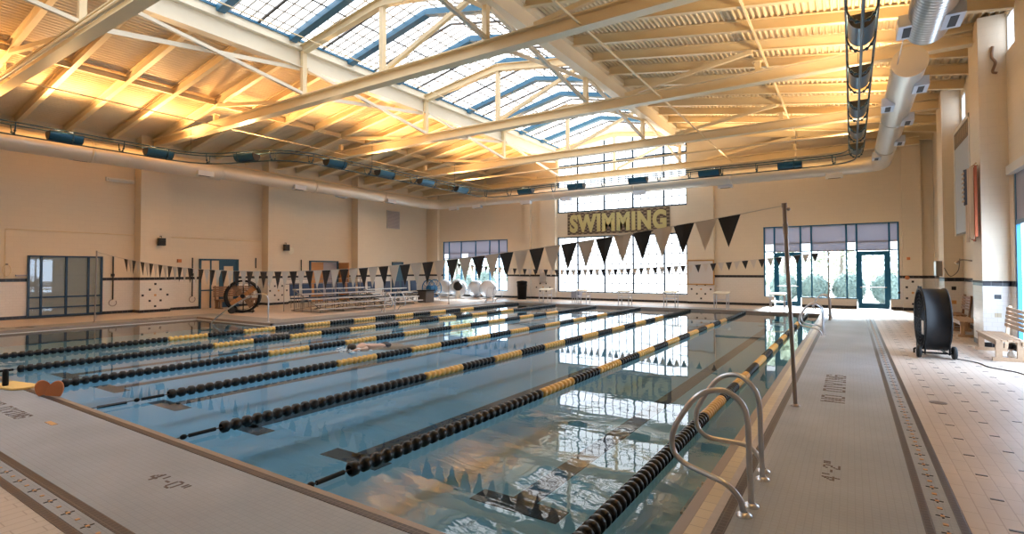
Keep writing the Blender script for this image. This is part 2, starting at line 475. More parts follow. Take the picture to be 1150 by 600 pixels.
# border stripes with flower motifs
m = MB()
m.box(.41, .47, 1.40, ry1, 0, .004); m.box(.62, .68, 1.40, ry1, 0, .004)
m.box(rx0, .41, 1.59, 1.665, 0, .004); m.box(rx0, .62, 1.40, 1.465, 0, .004)
struct(m.build('trim_9', 'brown_mosaic'), 'pair of brown mosaic border stripes on the deck', 'tile band')
mk, mo = MB(), MB()
def flower(x, y):
    q = .016
    mo.box(x-q*.8, x+q*.8, y-q*.8, y+q*.8, .001, .0045)
    for a, b in ((-1.7, 0), (1.7, 0), (0, -1.7), (0, 1.7)):
        mk.box(x+a*q-q*.9*(1 if a else .45), x+a*q+q*.9*(1 if a else .45), y+b*q-q*.45*(2 if b else .9), y+b*q+q*.45*(2 if b else .9), .001, .0045)
y = 1.95
while y < 24:
    flower(.545, y); mo.box(.545-.016, .545+.016, y+.135, y+.172, .001, .0045); y += .31
x = -.146
while x > -14:
    flower(x, 1.527); mo.box(x-.20, x-.17, 1.514, 1.540, .001, .0045); x -= .376
struct(mk.build('trim_10', 'black_tile'), 'black petals of the small flower motifs between the border stripes', 'tile motif')
struct(mo.build('trim_11', 'orange_tile'), 'orange centres of the small flower motifs between the border stripes', 'tile motif')
# accent tiles on the beige floor
m = MB()
for c in range(7):
    x = .95 + .35*c
    if x > 3: break
    for r in range(-3, 40):
        y = 5.04 + .60*r + (.0 if c % 2 == 0 else .33)
        m.box(x-.042, x+.042, y-.014, y+.014, 0, .003)
for c in range(9):
    for r in range(60):
        x = -22 + r*.6 + (.3 if c % 2 else 0); y = 1.0 - .35*c
        if x < 3: m.box(x-.018, x+.018, y-.05, y+.05, 0, .003)
struct(m.build('trim_12', 'black_tile'), 'scattered dark accent tiles in the beige floor', 'tile motif')
# lane lines on the pool floor
LX = [-2.82, -5.22, -7.62, -10.02, -12.42, -14.82]
m = MB()
for x in LX:
    m.box(x-.135, x+.135, 4.45, 23.9, BZ, BZ+.006)
    for y in (4.3, 23.9): m.box(x-.50, x+.50, y, y+.27, BZ, BZ+.006)
struct(m.build('trim_13', 'lane_tile'), 'dark lane lines with cross ends on the pool floor', 'lane line')
# target crosses on the far pool wall
m = MB()
for x in LX: m.box(x-.12, x+.12, PYF-.006, PYF, BZ, -.12)
struct(m.build('trim_14', 'lane_tile'), 'dark target marks on the far pool wall under water', 'lane line')
# water, one sheet with the L shape
m = MB()
m.add([(PXL, PYN, WZ), (PXR, PYN, WZ), (PXR, PYF, WZ), (PXL, PYF, WZ), (EXL, PYN, WZ), (EXL, EYF, WZ), (PXL, EYF, WZ)],
      [(0, 1, 2, 3, 6), (4, 0, 6, 5)])
o = m.build('pool_water', 'water'); tag(o, 'clear blue reflecting water filling the swimming pool', 'water', kind='stuff')
# steps down into the shallow bay
m = MB()
for i in range(3): m.box(PXL-3.4, PXL-.02, EYF-.35*(i+1), EYF-.35*i, BZ, WZ-.08-.1*i)
struct(m.build('trim_15', 'plaster'), 'submerged steps in the corner bay of the pool', 'steps')

# ------------------------------------------------------------------ pixel lettering on the deck
F57 = {'4': ["00010", "00110", "01010", "10010", "11111", "00010", "00010"], '0': ["01110", "10001", "10001", "10001", "10001", "10001", "01110"],
       '2': ["01110", "10001", "00001", "00110", "01000", "10000", "11111"], '-': ["00000", "00000", "00000", "01110", "00000", "00000", "00000"],
       "'": ["00100", "00100", "00100", "00000", "00000", "00000", "00000"], '"': ["01010", "01010", "01010", "00000", "00000", "00000", "00000"],
       'N': ["10001", "11001", "11001", "10101", "10011", "10011", "10001"], 'O': ["01110", "10001", "10001", "10001", "10001", "10001", "01110"],
       'D': ["11110", "10001", "10001", "10001", "10001", "10001", "11110"], 'I': ["01110", "00100", "00100", "00100", "00100", "00100", "01110"],
       'V': ["10001", "10001", "10001", "01010", "01010", "01010", "00100"], 'G': ["01110", "10001", "10000", "10111", "10001", "10001", "01110"],
       '3': ["01110", "10001", "00001", "00110", "00001", "10001", "01110"], '5': ["11111", "10000", "11110", "00001", "00001", "10001", "01110"], ' ': ["00000"]*7}
def floor_text(txt, ox, oy, rx, ry, px, label, z=.001):
    """origin is the lower left of the text; (rx, ry) unit reading direction; px tile size"""
    ux, uy = -ry, rx
    r = empty('depth_marking' if txt[0] in '345' else 'warning_marking', (ox, oy, 0)); tag(r, label, 'floor marking')
    c = 0.0
    for ch in txt:
        g = F57[ch]; w = 5 if ch not in "'" else 3
        m = MB()
        for j, row in enumerate(g):
            for i, b in enumerate(row):
                if b == '1':
                    ii = i if ch != "'" else i-1
                    a = (c+ii)*px; h = (6-j)*px; s = px*.46
                    cx, cy = ox + rx*(a+px/2) + ux*(h+px/2), oy + ry*(a+px/2) + uy*(h+px/2)
                    m.box(cx-s, cx+s, cy-s, cy+s, z, z+.003)
        if ch == '"':
            for st in (1, 3):
                m = MB()
                for j in range(3):
                    a = (c+st)*px; h = (6-j)*px; s = px*.46
                    cx, cy = ox + rx*(a+px/2) + ux*(h+px/2), oy + ry*(a+px/2) + uy*(h+px/2)
                    m.box(cx-s, cx+s, cy-s*1.05, cy+s*1.05, z, z+.003)
                m.build('inch_mark', 'sign_ink', r)
        elif m.v: m.build('letter', 'sign_ink', r)
        c += w + 1
    return r
floor_text('4\'-0"', -5.30, 2.15, 1, 0, .0205, 'brown mosaic depth marking reading 4 foot 0 on the near deck')
floor_text('NO DIVING', -10.15, 2.12, 1, 0, .026, 'brown mosaic no diving marking at the left of the near deck')
floor_text('4\'-2"', -.11, 5.38, 0, 1, .020, 'brown mosaic depth marking reading 4 foot 2 on the right deck')
floor_text('NO DIVING', -.10, 8.55, 0, 1, .042, 'brown mosaic no diving marking running along the right deck')
floor_text("3'4", -22.62, 4.5, 0, 1, .10, 'dark depth marking reading 3 4 on the left pool edge')
floor_text("3'5", -22.62, 8.9, 0, 1, .08, 'dark depth marking reading 3 5 near the bay corner')

# ------------------------------------------------------------------ walls
TH = .3
ZW = 8.3
m = MB(); m.box(XL-TH, XL, YB, YF+TH, 0, ZW)
struct(m.build('wall_left', 'wall'), 'tall cream wall on the left of the pool', 'wall')
m = MB(); m.box(XL-TH, XR+TH, YB-TH, YB, 0, 10.9)
struct(m.build('wall_back', 'wall'), 'cream wall behind the camera', 'wall')
# right wall with the side window opening (y 10.9..16.2, z 0.3..4.15) 
WY0, WY1, WZ0, WZ1 = 11.4, 16.1, .0, 4.15
m = MB()
CL = [(15.72, 16.45, 6.9, 7.75), (21.7, 22.45, 6.7, 7.55)]
m.box(XR, XR+TH, YB, WY0, 0, ZW); m.box(XR, XR+TH, WY0, WY1, WZ1, CL[0][2]); m.box(XR, XR+TH, WY0, CL[0][0], CL[0][2], ZW)
m.box(XR, XR+TH, CL[0][0], WY1, CL[0][3], ZW); m.box(XR, XR+TH, WY1, CL[0][1], CL[0][3], ZW); m.box(XR, XR+TH, WY1, CL[0][1], 0, CL[0][2])
m.box(XR, XR+TH, CL[0][1], CL[1][0], 0, ZW); m.box(XR, XR+TH, CL[1][0], CL[1][1], 0, CL[1][2]); m.box(XR, XR+TH, CL[1][0], CL[1][1], CL[1][3], ZW)
m.box(XR, XR+TH, CL[1][1], YF+TH, 0, ZW)
struct(m.build('wall_right', 'wall'), 'tall cream wall on the right of the deck', 'wall')
# far wall
SR = (-3.8, 1.85, 4.05); SLF = (-25.4, -19.65, 3.98); CW = (-15.80, -7.64)
m = MB()
def fb(x0, x1, z0, z1): m.box(x0, x1, YF, YF+TH, z0, z1)
fb(XL, SLF[0], 0, 8); fb(SLF[0], SLF[1], 0, .45); fb(SLF[0], SLF[1], SLF[2], 8); fb(SLF[1], CW[0], 0, 8)
fb(CW[0], CW[1], 0, .45); fb(CW[0], CW[1], 3.96, 5.48)
fb(CW[1], SR[0], 0, 8); fb(SR[0], SR[1], SR[2], 8); fb(SR[1], XR, 0, 8)
fb(SR[0], -3.33, 0, .48); fb(-2.1, .2, 0, .45); fb(1.5, SR[1], 0, .48)
def zt(x): return zroof(x) + .42
for a, b in ((XL, CW[0]), (CW[1], XR)):
    m.prism([(a, YF, 8), (b, YF, 8), (b, YF, zt(b)), (a, YF, zt(a))], (0, TH, 0))
m.prism([(CW[0], YF, 9.4), (X0, YF, 10.15), (CW[1], YF, 9.4), (CW[1], YF, 9.75), (X0, YF, 10.7), (CW[0], YF, 9.75)], (0, TH, 0))
struct(m.build('wall_far', 'wall'), 'far end wall with the tall bright window', 'wall')
# pilasters
for k, y in enumerate((4.9, 11.05, 17.1, 23.2)):
    m = MB(); m.box(XL, -26.4, y-.62, y+.62, 0, 8.2)
    struct(m.build('wall_left', 'wall'), 'cream pilaster on the left wall, %s from the near end' % ORD[k], 'pilaster')
for k, y in enumerate((4.9, 17.05, 23.14)):
    m = MB(); m.box(2.6, XR, y-.6, y+.6, 0, 7.85)
    struct(m.build('wall_right', 'wall'), ['cream column on the right wall beside the camera', 'broad cream column behind the near wooden bench', 'cream column behind the black drum fan'][k], 'column')
for k, (a, b) in enumerate(((-18.2, -17.75), (-17.0, -15.86), (-7.6, -6.2), (-26.3, -25.75), (1.95, 2.65))):
    m = MB(); m.box(a, b, YF-.22, YF, 0, 8.0)
    struct(m.build('wall_far', 'wall'), ['narrow cream pilaster right of the left storefront window', 'cream pilaster left of the tall bright window', 'cream pilaster right of the tall bright window, behind the whiteboard',
            'narrow cream pilaster in the far left corner', 'cream pilaster in the far right corner'][k], 'pilaster')

# diamond tile motifs on the walls
def diamond(px, py, pz, axis, lbl, hidden=False):
    a, b = MB(), MB()
    s = .045
    pts = [(0, .5), (-.22, .25), (.22, .25), (-.5, 0), (.5, 0), (-.22, -.25), (.22, -.25), (0, -.5)]
    for mm, L in ((a, pts), (b, [(0, 0)])):
        for h, v in L:
            if axis == 'x+': mm.box(px, px+.008, py+h-s, py+h+s, pz+v-s, pz+v+s)
            elif axis == 'x-': mm.box(px-.008, px, py+h-s, py+h+s, pz+v-s, pz+v+s)
            else: mm.box(px+h-s, px+h+s, py-.008, py, pz+v-s, pz+v+s)
    r = empty('tile_diamond', (px, py, pz)); tag(r, lbl, 'tile pattern', kind='structure')
    a.build('dark_tile', 'black_tile', r); b.build('centre_tile', 'orange_tile', r)
diamond(-26.4, 11.04, .77, 'x+', 'diamond of black tiles on the left wall beside the blue window')
diamond(-26.4, 17.1, .77, 'x+', 'diamond of black tiles on the left wall behind the bleacher end')
diamond(-26.4, 23.2, .77, 'x+', 'diamond of black tiles on the left wall behind the reel')
diamond(-16.75, 29.48, .75, 'y', 'diamond of black tiles left of the tall bright window')
diamond(-6.88, 29.48, .80, 'y', 'diamond of black tiles below the whiteboard')
diamond(2.3, 29.48, .80, 'y', 'diamond of black tiles in the far right corner')
m = MB(); mo = MB()
for z in (1.20, .30): m.box(2.80, 2.92, 16.44, 16.45, z-.05, z+.05)
mo.box(2.80, 2.92, 16.44, 16.45, .72, .82)
r = empty('tile_accent', (2.86, 16.44, .7)); tag(r, 'black and tan accent tiles on the near column face', 'tile pattern', kind='structure')
m.build('dark_tile', 'black_tile', r); mo.build('tan_accent_tile', 'tan_tile', r)
m = MB(); mo = MB()
for z in (1.22,): m.box(2.78, 2.90, 22.53, 22.54, z-.06, z+.06)
mo.box(2.78, 2.90, 22.53, 22.54, .70, .82)
r = empty('tile_accent', (2.86, 22.53, .7)); tag(r, 'black and orange accent tiles on the column behind the fan', 'tile pattern', kind='structure')
m.build('dark_tile', 'black_tile', r); mo.build('tan_accent_tile', 'orange_tile', r)

# ------------------------------------------------------------------ roof: corrugated deck on both slopes, skylight
def corrugated(x0, x1, y0, y1):
    m = MB(); pitch = .152; n = int(abs(x1-x0)/pitch); s = 1 if x1 > x0 else -1
    prof = []
    for i in range(n):
        x = x0 + s*i*pitch
        for dx, dz in ((0, 0), (.028, .065), (.095, .065), (.123, 0)):
            xx = x + s*dx; prof.append((xx, zroof(xx)+.31+dz))
    k = len(prof)
    vs = [(x, y, z) for y in (y0, y1) for x, z in prof] + [(x, y, z+.012) for y in (y0, y1) for x, z in prof]
    fs = [(i, i+1, k+i+1, k+i) for i in range(k-1)] + [(2*k+i, 3*k+i, 3*k+i+1, 2*k+i+1) for i in range(k-1)]
    m.add(vs, fs)
    # insulation board on top closes the roof
    a, b = prof[0], prof[-1]
    m.prism([(a[0], y0, a[1]+.08), (b[0], y0, b[1]+.08), (b[0], y0, b[1]+.2), (a[0], y0, a[1]+.2)], (0, y1-y0, 0))
    return m
struct(corrugated(X0-3.95, XL-.3, YB-.2, YF+.3).build('ceiling', 'deck_sheet'), 'corrugated cream roof deck on the left slope', 'ceiling')
struct(corrugated(X0+3.95, XR+.3, YB-.2, YF+.3).build('ceiling', 'deck_sheet'), 'corrugated cream roof deck on the right slope', 'ceiling')

# skylight
def zs(x): return 10.55 - .215*abs(x-X0)
root = empty('window_1', (X0, 14, 10)); struct(root, 'long ridge skylight of white panels with blue rafters', 'skylight')
for s in (-1, 1):
    e = X0 + s*4.0
    m = MB(); m.prism([(X0, YB-.2, zs(X0)), (e, YB-.2, zs(e)), (e, YB-.2, zs(e)+.03), (X0, YB-.2, zs(X0)+.03)], (0, YF+.3-YB, 0))
    m.build('glazing', 'sky_panel', root)
    m = MB(); x = X0 + s*3.86
    m.bar((x, YB, zs(x)-.06), (x, YF, zs(x)-.06), .05, .08)
    m.build('edge_rail', 'blue_steel', root)
yy = [17.7 + 2.39*k for k in range(-8, 6)]
for y in yy:
    if y < YB or y > YF-.2: continue
    m = MB()
    for s in (-1, 1): m.bar((X0, y, zs(X0)-.12), (X0+s*3.85, y, zs(X0+s*3.85)-.12), .25, .20)
    m.build('rafter', 'blue_steel', root)
md, mg = MB(), MB()
for y in yy:
    for s in (-1, 1):
        a = X0; b = X0 + s*3.85
        md.bar((a, y+1.195, zs(a)-.03), (b, y+1.195, zs(b)-.03), .07, .06)
        for q in (.30, .60, .90, 1.49, 1.79, 2.09):
            if y+q < YF: mg.bar((a, y+q, zs(a)-.014), (b, y+q, zs(b)-.014), .038, .03)
for s in (-1, 1):
    for i in range(1, 8):
        x = X0 + s*i*.49
        (md if i == 4 else mg).bar((x, YB, zs(x)-.014), (x, YF, zs(x)-.014), .038 if i != 4 else .05, .03)
o = md.build('dark_muntin', 'dark_muntin', root); o['kind'] = 'stuff'
o = mg.build('thin_muntin', 'grey_muntin', root); o['kind'] = 'stuff'
# near gable fill
m = MB(); m.prism([(XL, YB-TH, 8), (XR, YB-TH, 8), (XR, YB-TH, zt(XR)), (X0, YB-TH, 11), (XL, YB-TH, zt(XL))], (0, TH*.9, 0))
struct(m.build('wall_back', 'wall'), 'gable above the wall behind the camera', 'wall')

# girders each side of the skylight
for s, nm in ((-1, 'left'), (1, 'right')):
    x = X0 + s*3.95
    r = empty('ridge_girder', (x, 14, 9)); tag(r, 'deep off-white steel girder along the %s edge of the skylight' % nm, 'girder', kind='structure')
    MB().ibeam((x, YB, 9.05), (x, YF, 9.05), .34, .62, .03).build('girder_beam', 'girder_paint', r)
    MB().bar((x - s*.02, YB, 9.56), (x - s*.02, YF, 9.56), .10, .40).build('girder_curb', 'girder_paint', r)
# purlins under the rafters
for s, nm in ((-1, 'left'), (1, 'right')):
    x = X0 + s*9.45
    m = MB().ibeam((x, YB, 8.55), (x, YF, 8.55), .13, .20, .02) if s < 0 else MB().ibeam((-2.17, YB, 8.39), (-2.17, YF, 8.39), .05, .09, .01)
    o = m.build('purlin_beam', 'rafter_paint'); tag(o, 'long cream purlin beam running under the %s roof slope' % nm, 'beam', kind='structure')

# rafters
ry = [4.836 + 1.525*k for k in range(-5, 17)]
for s, nm in ((-1, 'left'), (1, 'right')):
    kk = 0
    for y in reversed(ry):
        if y > YF-.15 or y < YB+.1: continue
        a = X0 + s*4.1; b = XL+.02 if s < 0 else XR-.02
        m = MB().ibeam((a, y, zroof(a)+.15), (b, y, zroof(b)+.15), .15, .30, .022)
        o = m.build('roof_rafter', 'rafter_paint')
        tag(o, 'cream steel rafter under the %s roof slope, %s from the far wall' % (nm, ORD[kk]), 'rafter', 'rafters under the %s roof slope' % nm); kk += 1

# roof trusses
def truss(y, lbl):
    r = empty('roof_truss', (X0, y, 7.42))
    tag(r, lbl, 'truss', 'roof trusses spanning the pool')
    MB().ibeam((XL+.02, y, 7.60), (XR-.5, y, 7.60), .30, .36, .035).build('bottom_chord', 'steel_paint', r)
    n = {-2: -9.45, -1: -3.82, 0: 0.0, 1: 3.82, 2: 9.45}
    zt_ = {-2: 8.09, -1: 9.30, 0: 9.78, 1: 9.30, 2: 8.09}
    for i in n:
        m = MB(); x = X0 + n[i]
        m.bar((x, y, 7.78), (x, y, zt_[i]), .15, .15, (0, 1, 0)); m.cbox((x, y, 7.79), .34, .28, .02)
        m.cbox((x, y, zt_[i]-.012), .30, .22, .02)
        m.build('post', 'steel_paint', r)
    for s in (-1, 1):
        MB().ibeam((X0, y, 9.93), (X0+s*3.9, y, 9.38), .20, .28, .025).build('top_chord', 'steel_paint', r)
    MB().bar((X0+.15, y, 7.85), (X0+3.68, y, 9.22), .12, .12).build('diagonal', 'steel_paint', r)
    for s in (-1, 1):
        MB().bar((X0+s*9.3, y, 8.05), (X0+s*5.0, y, 7.86), .11, .11).build('diagonal', 'steel_paint', r) if False else \
        MB().bar((X0+s*9.3, y, 8.42), (X0+s*5.3, y, 7.84), .12, .12).build('diagonal', 'steel_paint', r)
    return r
tl = ['cream roof truss overhead behind the camera', 'cream roof truss crossing the upper left corner', 'nearest full cream roof truss passing under the skylight',
      'second cream roof truss from the camera under the skylight', 'third cream roof truss from the camera under the skylight', 'farthest cream roof truss just before the end window']
for k, y in enumerate(TY): truss(y, tl[k])
# cross braces between trusses along the skylight
bn = ['nearest', 'second', 'third', 'fourth', 'farthest']
for k in range(5):
    a, b = TY[k], TY[k+1]
    for s, nm in ((-1, 'left'), (1, 'right')):
        x = X0 + s*3.82
        r = empty('cross_brace', (x, (a+b)/2, 8.4))
        tag(r, 'pale crossed steel brace below the %s skylight girder, %s bay from the camera' % (nm, bn[k]), 'brace', 'crossed braces between the trusses')
        MB().bar((x-.07, a+.1, 7.84), (x-.07, b-.1, 8.72), .02, .13).build('brace_bar', 'girder_paint', r)
        MB().bar((x+.07, a+.1, 8.72), (x+.07, b-.1, 7.84), .10, .10).build('brace_bar', 'girder_paint', r)
# pipes
def pipe(name, pts, r, mt, lbl, cat='pipe', seg=8):
    o = MB().tube(pts, r, seg).build(name, mt); return tag(o, lbl, cat)
pipe('sprinkler_pipe', [(-5.17, YB, 7.52), (-5.17, YF, 7.52)], .028, 'steel_paint', 'thin cream sprinkler pipe right of the skylight')
pipe('sprinkler_pipe', [(-20.6, YB, 7.50), (-20.6, YF, 7.50)], .022, 'steel_paint', 'thin sprinkler pipe under the left roof slope')
pipe('sprinkler_pipe', [(-14.0, YB, 9.0), (-14.0, YF, 9.0)], .022, 'steel_paint', 'thin pipe running just below the skylight')
pipe('sprinkler_pipe', [(XL, 24.3, 7.2), (XR, 24.3, 7.2)], .045, 'steel_paint', 'cream pipe crossing the hall before the end window')
pipe('sprinkler_pipe', [(XL, 4.45, 7.32), (2.4, 4.45, 7.32)], .05, 'steel_paint', 'cream pipe hung along the truss in the upper left corner')
pipe('sprinkler_pipe', [(-25.2, YB, 6.95), (-25.2, 28.3, 6.95)], .03, 'steel_paint', 'cream pipe above the left duct')
pipe('wall_pipe', [(2.86, 17.7, 8.0), (2.86, 22.5, 8.0)], .11, 'duct', 'grey pipe along the top of the right wall between the columns', seg=14)
pipe('wall_pipe', [(2.86, 6, 8.0), (2.86, 16.4, 8.0)], .11, 'duct', 'grey pipe along the top of the right wall nearest the camera', seg=14)

# ------------------------------------------------------------------ ducts
def duct_mesh(pts, r, seg=28): return MB().tube(pts, r, seg)
def arc(cx, cy, r, a0, a1, z, n=10): return [(cx+r*math.cos(a0+(a1-a0)*i/n), cy+r*math.sin(a0+(a1-a0)*i/n), z) for i in range(n+1)]
DZ = 6.47
root = empty('air_duct', (-12, 28, DZ)); tag(root, 'long cream round air duct along the left and far walls', 'duct')
pts = [(-24.6, YB+.2, DZ), (-24.6, 11.4, DZ)]
m = duct_mesh([(-24.62, YB+.2, DZ), (-24.62, 12.9, DZ)], .40); m.build('duct_tube', 'duct', root)
m = duct_mesh([(-24.62, 12.9, DZ), (-24.62, 27.0, DZ)] + arc(-23.72, 27.0, .9, PI, PI/2, DZ)[1:] + [(-12, 27.9, DZ), (.35, 27.9, DZ)] + arc(.35, 27.1, .8, PI/2, 0, DZ)[1:] + [(1.15, 14.55, DZ)], .335)
m.build('duct_tube', 'duct', root)
def coupling(m, c, ax, r):
    if ax == 'y': m.lathe([(r, -.05), (r+.018, -.05), (r+.018, .05), (r, .05)], c, 'y', 28)
    else: m.lathe([(r, -.05), (r+.018, -.05), (r+.018, .05), (r, .05)], c, 'x', 28)
for y in (3, 8): m = MB(); coupling(m, (-24.62, y, DZ), 'y', .40); m.build('coupling', 'duct', root)
for c, ax in (((-24.62, 12.9, DZ), 'y'), ((-24.62, 18, DZ), 'y'), ((-24.62, 23, DZ), 'y'), ((-20, 27.9, DZ), 'x'), ((-15, 27.9, DZ), 'x'), ((-10, 27.9, DZ), 'x'), ((-5, 27.9, DZ), 'x'), ((1.15, 24, DZ), 'y'), ((1.15, 19.5, DZ), 'y')):
    m = MB(); coupling(m, c, ax, .335); m.build('coupling', 'duct', root)
m = MB(); m.cyl((1.15, 14.49, DZ), (1.15, 14.54, DZ), .345, 28); m.build('end_cap', 'duct', root)
def diffuser(c, along, side, parent):
    """side: outward unit vector"""
    m = MB(); cx, cy, cz = c; sx, sy = side
    if along == 'y': m.box(cx-.14, cx+.14, cy-.34, cy+.34, cz-.11, cz+.11)
    else: m.box(cx-.34, cx+.34, cy-.14, cy+.14, cz-.11, cz+.11)
    o = m.build('diffuser_box', 'diffuser', parent)
    m = MB()
    if along == 'y': m.box(cx-.06, cx+.06, cy-.24, cy+.24, cz-.118, cz-.108)
    else: m.box(cx-.24, cx+.24, cy-.06, cy+.06, cz-.118, cz-.108)
    m.build('slot', 'diffuser_slot', o)
for y, s in ((7.8, -1), (12.1, 1), (16.9, 1), (20.1, -1), (23.4, 1)): diffuser((-24.62+s*.30, y, DZ-.24), 'y', (s, 0), root)
for x, s in ((-22.8, -1), (-20.8, -1), (-17.0, -1), (-14.2, -1), (-9.7, -1), (-5.3, 1), (-.6, -1)): diffuser((x, 27.9+s*.1, DZ-.36), 'x', (0, s), root)
for y, s in ((15.6, 1), (17.1, -1), (19.0, 1), (22.0, 1), (24.6, -1)): diffuser((1.15+s*.28, y, DZ-.24), 'y', (s, 0), root)
root = empty('spiral_duct', (1.25, 9, DZ)); tag(root, 'ribbed metallic spiral duct hanging at the upper right', 'duct')
prof = []; y = 1.0
while y < 12.7:
    prof += [(.33, y), (.345, y+.02), (.345, y+.04), (.33, y+.06)]; y += .115
m = MB(); m.lathe(prof, (1.27, 0, 6.5), 'y', 28); m.build('duct_tube', 'duct_spiral', root)
m = MB(); m.lathe([(0, 0), (.33, 0)], (1.27, 12.72, 6.5), 'y', 28); m.lathe([(.33, 0), (0, 0)], (1.27, 1.0, 6.5), 'y', 28); m.build('end_cap', 'duct_spiral', root)
diffuser((.93, 12.25, 6.42), 'y', (-1, 0), root); diffuser((1.55, 11.8, 6.30), 'y', (1, 0), root); diffuser((1.55, 8, 6.30), 'y', (1, 0), root)
m = MB()
for y in (11, 12.5): m.tube([(1.27, y, 6.84), (1.27, y, 8.6)], .008, 6)
m.tube([(.93, 12.6, 6.45), (.93, 14.6, 6.45)], .012, 6); m.build('hanger_rod', 'stainless', root)

# ------------------------------------------------------------------ lamp ring: three tubes with half hoops
def smooth_path(ctrl, rad=1.0, n=6):
    """round the corners of a polyline (2d)"""
    out = [Vector(ctrl[0])]
    for i in range(1, len(ctrl)-1):
        p, a, b = Vector(ctrl[i]), Vector(ctrl[i-1]), Vector(ctrl[i+1])
        r = min(rad, (a-p).length*.45, (b-p).length*.45)
        s = p + (a-p).normalized()*r; e = p + (b-p).normalized()*r
        for k in range(n+1):
            t = k/n; out.append(s*(1-t)**2 + p*2*t*(1-t) + e*t*t)
    out.append(Vector(ctrl[-1])); return out
RC = [(-23.05, YB+.6), (-23.05, 11.4), (-18.9, 12.7), (-18.9, 26.3), (.23, 26.3), (.23, YB+.6)]
path = smooth_path(RC, 1.4, 8)
RZB, RZT, RW = 6.35, 6.72, .25
def offset_path(P, d):
    out = []
    for i, p in enumerate(P):
        t = (P[min(i+1, len(P)-1)] - P[max(i-1, 0)]).normalized(); out.append(p + Vector((-t.y, t.x))*d)
    return out
root = empty('lamp_ring_truss', (-10, 15, RZB)); tag(root, 'dark blue triangular tube truss ring carrying the uplights', 'lighting truss')
MB().tube([(p.x, p.y, RZB) for p in path], .028, 8).build('bottom_tube', 'ring_steel', root)
for d in (-RW, RW):
    MB().tube([(p.x, p.y, RZT) for p in offset_path(path, d)], .026, 8).build('top_tube', 'ring_steel', root)
def at_len(L):
    for i in range(len(path)-1):
        s = (path[i+1]-path[i]).length
        if L <= s or i == len(path)-2:
            t = (path[i+1]-path[i]).normalized(); return path[i] + t*L, t
        L -= s
tot = sum((path[i+1]-path[i]).length for i in range(len(path)-1))
L = .7; hoops = 0
while L < tot - .3 and hoops < 98:
    p, t = at_len(L); n = Vector((-t.y, t.x))
    pts = []
    for k in range(9):
        a = PI*k/8
        q = p + n*(RW*math.cos(a)); pts.append((q.x, q.y, RZT - (RZT-RZB)*math.sin(a)))
    m = MB().tube(pts, .019, 6)
    for k in (2, 3, 5, 6): m.sphere(pts[k], .038, .038, .038, 8, 6)
    m.build('hoop', 'ring_steel', root); hoops += 1
    L += 1.52 if 0 < 1 else 1
m = MB()
for (x, y) in ((-23.05, 4.9), (-23.05, 10.9), (-18.9, 17.0), (-18.9, 23.1), (-14, 26.3), (-8, 26.3), (-2, 26.3), (.23, 23.1), (.23, 17.0), (.23, 11.0)):
    m.tube([(x, y, RZT), (x, y, 7.9)], .008, 6)
m.build('hanger_cable', 'cable', root)

LIGHTS = []
def uplight(p, t, label, small=False):
    p = Vector((p[0], p[1])); t = Vector(t).normalized(); n = Vector((-t.y, t.x))
    r = empty('uplight', (p.x, p.y, RZT-.05)); tag(r, label, 'lamp', 'uplights on the lamp ring')
    Lh = .46; R = .225; z0 = RZT - .06
    def ring(dl, rr): return [Vector((p.x + t.x*dl + n.x*rr*math.cos(a), p.y + t.y*dl + n.y*rr*math.cos(a), z0 - rr*1.25*math.sin(a))) for a in [PI*k/14 for k in range(15)]]
    m = MB(); A, B = ring(-Lh, R), ring(Lh, R); C, D = ring(-Lh, R-.012), ring(Lh, R-.012)
    vs = A+B+C+D; fs = []
    for i in range(14): fs += [(i, i+1, 16+i, 15+i), (30+i, 45+i, 46+i, 31+i)]
    fs += [(0, 15, 45, 30), (14, 44, 59, 29)]
    m.add(vs, fs, True); m.build('shell', 'uplight', r)
    for dl in (-Lh, Lh):
        m = MB(); q = ring(dl, R+.004); q2 = ring(dl*1.04, R+.004)
        m.prism([tuple(v) for v in q], tuple(q2[0]-q[0])); m.build('end_plate', 'uplight_end', r)
    m = MB(); cz = z0 - .10
    for dl in (-.2, .2):
        m.cyl((p.x+t.x*dl, p.y+t.y*dl, cz-.04), (p.x+t.x*dl, p.y+t.y*dl, cz), .10, 14, .14)
    m.build('reflector_housing', 'stainless', r)
    m = MB()
    for dl in (-.2, .2):
        m.sphere((p.x+t.x*dl, p.y+t.y*dl, cz+.02), .07, .07, .035, 12, 6)
    m.build('lamp_lens', 'lamp', r)
    LIGHTS.append((p.x, p.y, z0+.06))
ups = [(-23.05, .6), (-23.05, 3.8), (-23.05, 6.75), (-23.05, 9.7)]
pos = {'left': 'on the left run of the ring'}
for k, (x, y) in enumerate(ups):
    uplight((x, y), (0, 1), 'blue half-round uplight on the near left ring run, %s from the camera end' % ORD[k])
uplight((-20.9, 12.07), (4.15, 1.3), 'blue half-round uplight on the slanting bend of the lamp ring')
for k, y in enumerate((14.9, 17.8, 20.7, 23.7)):
    uplight((-18.9, y), (0, 1), 'blue half-round uplight on the far left ring run, %s past the bend' % ORD[k])
for k, x in enumerate((-16.1, -12.8, -9.25, -5.7, -2.25)):
    uplight((x, 26.3), (1, 0), 'blue half-round uplight on the end run of the lamp ring, %s from the left' % ORD[k])
for k, y in enumerate((24.2, 21.2, 18.2, 15.2, 12.2, 9.2, 6.2, 3.2)):
    uplight((.23, y), (0, 1), 'blue half-round uplight on the right run of the lamp ring, %s from the far corner' % ORD[k])
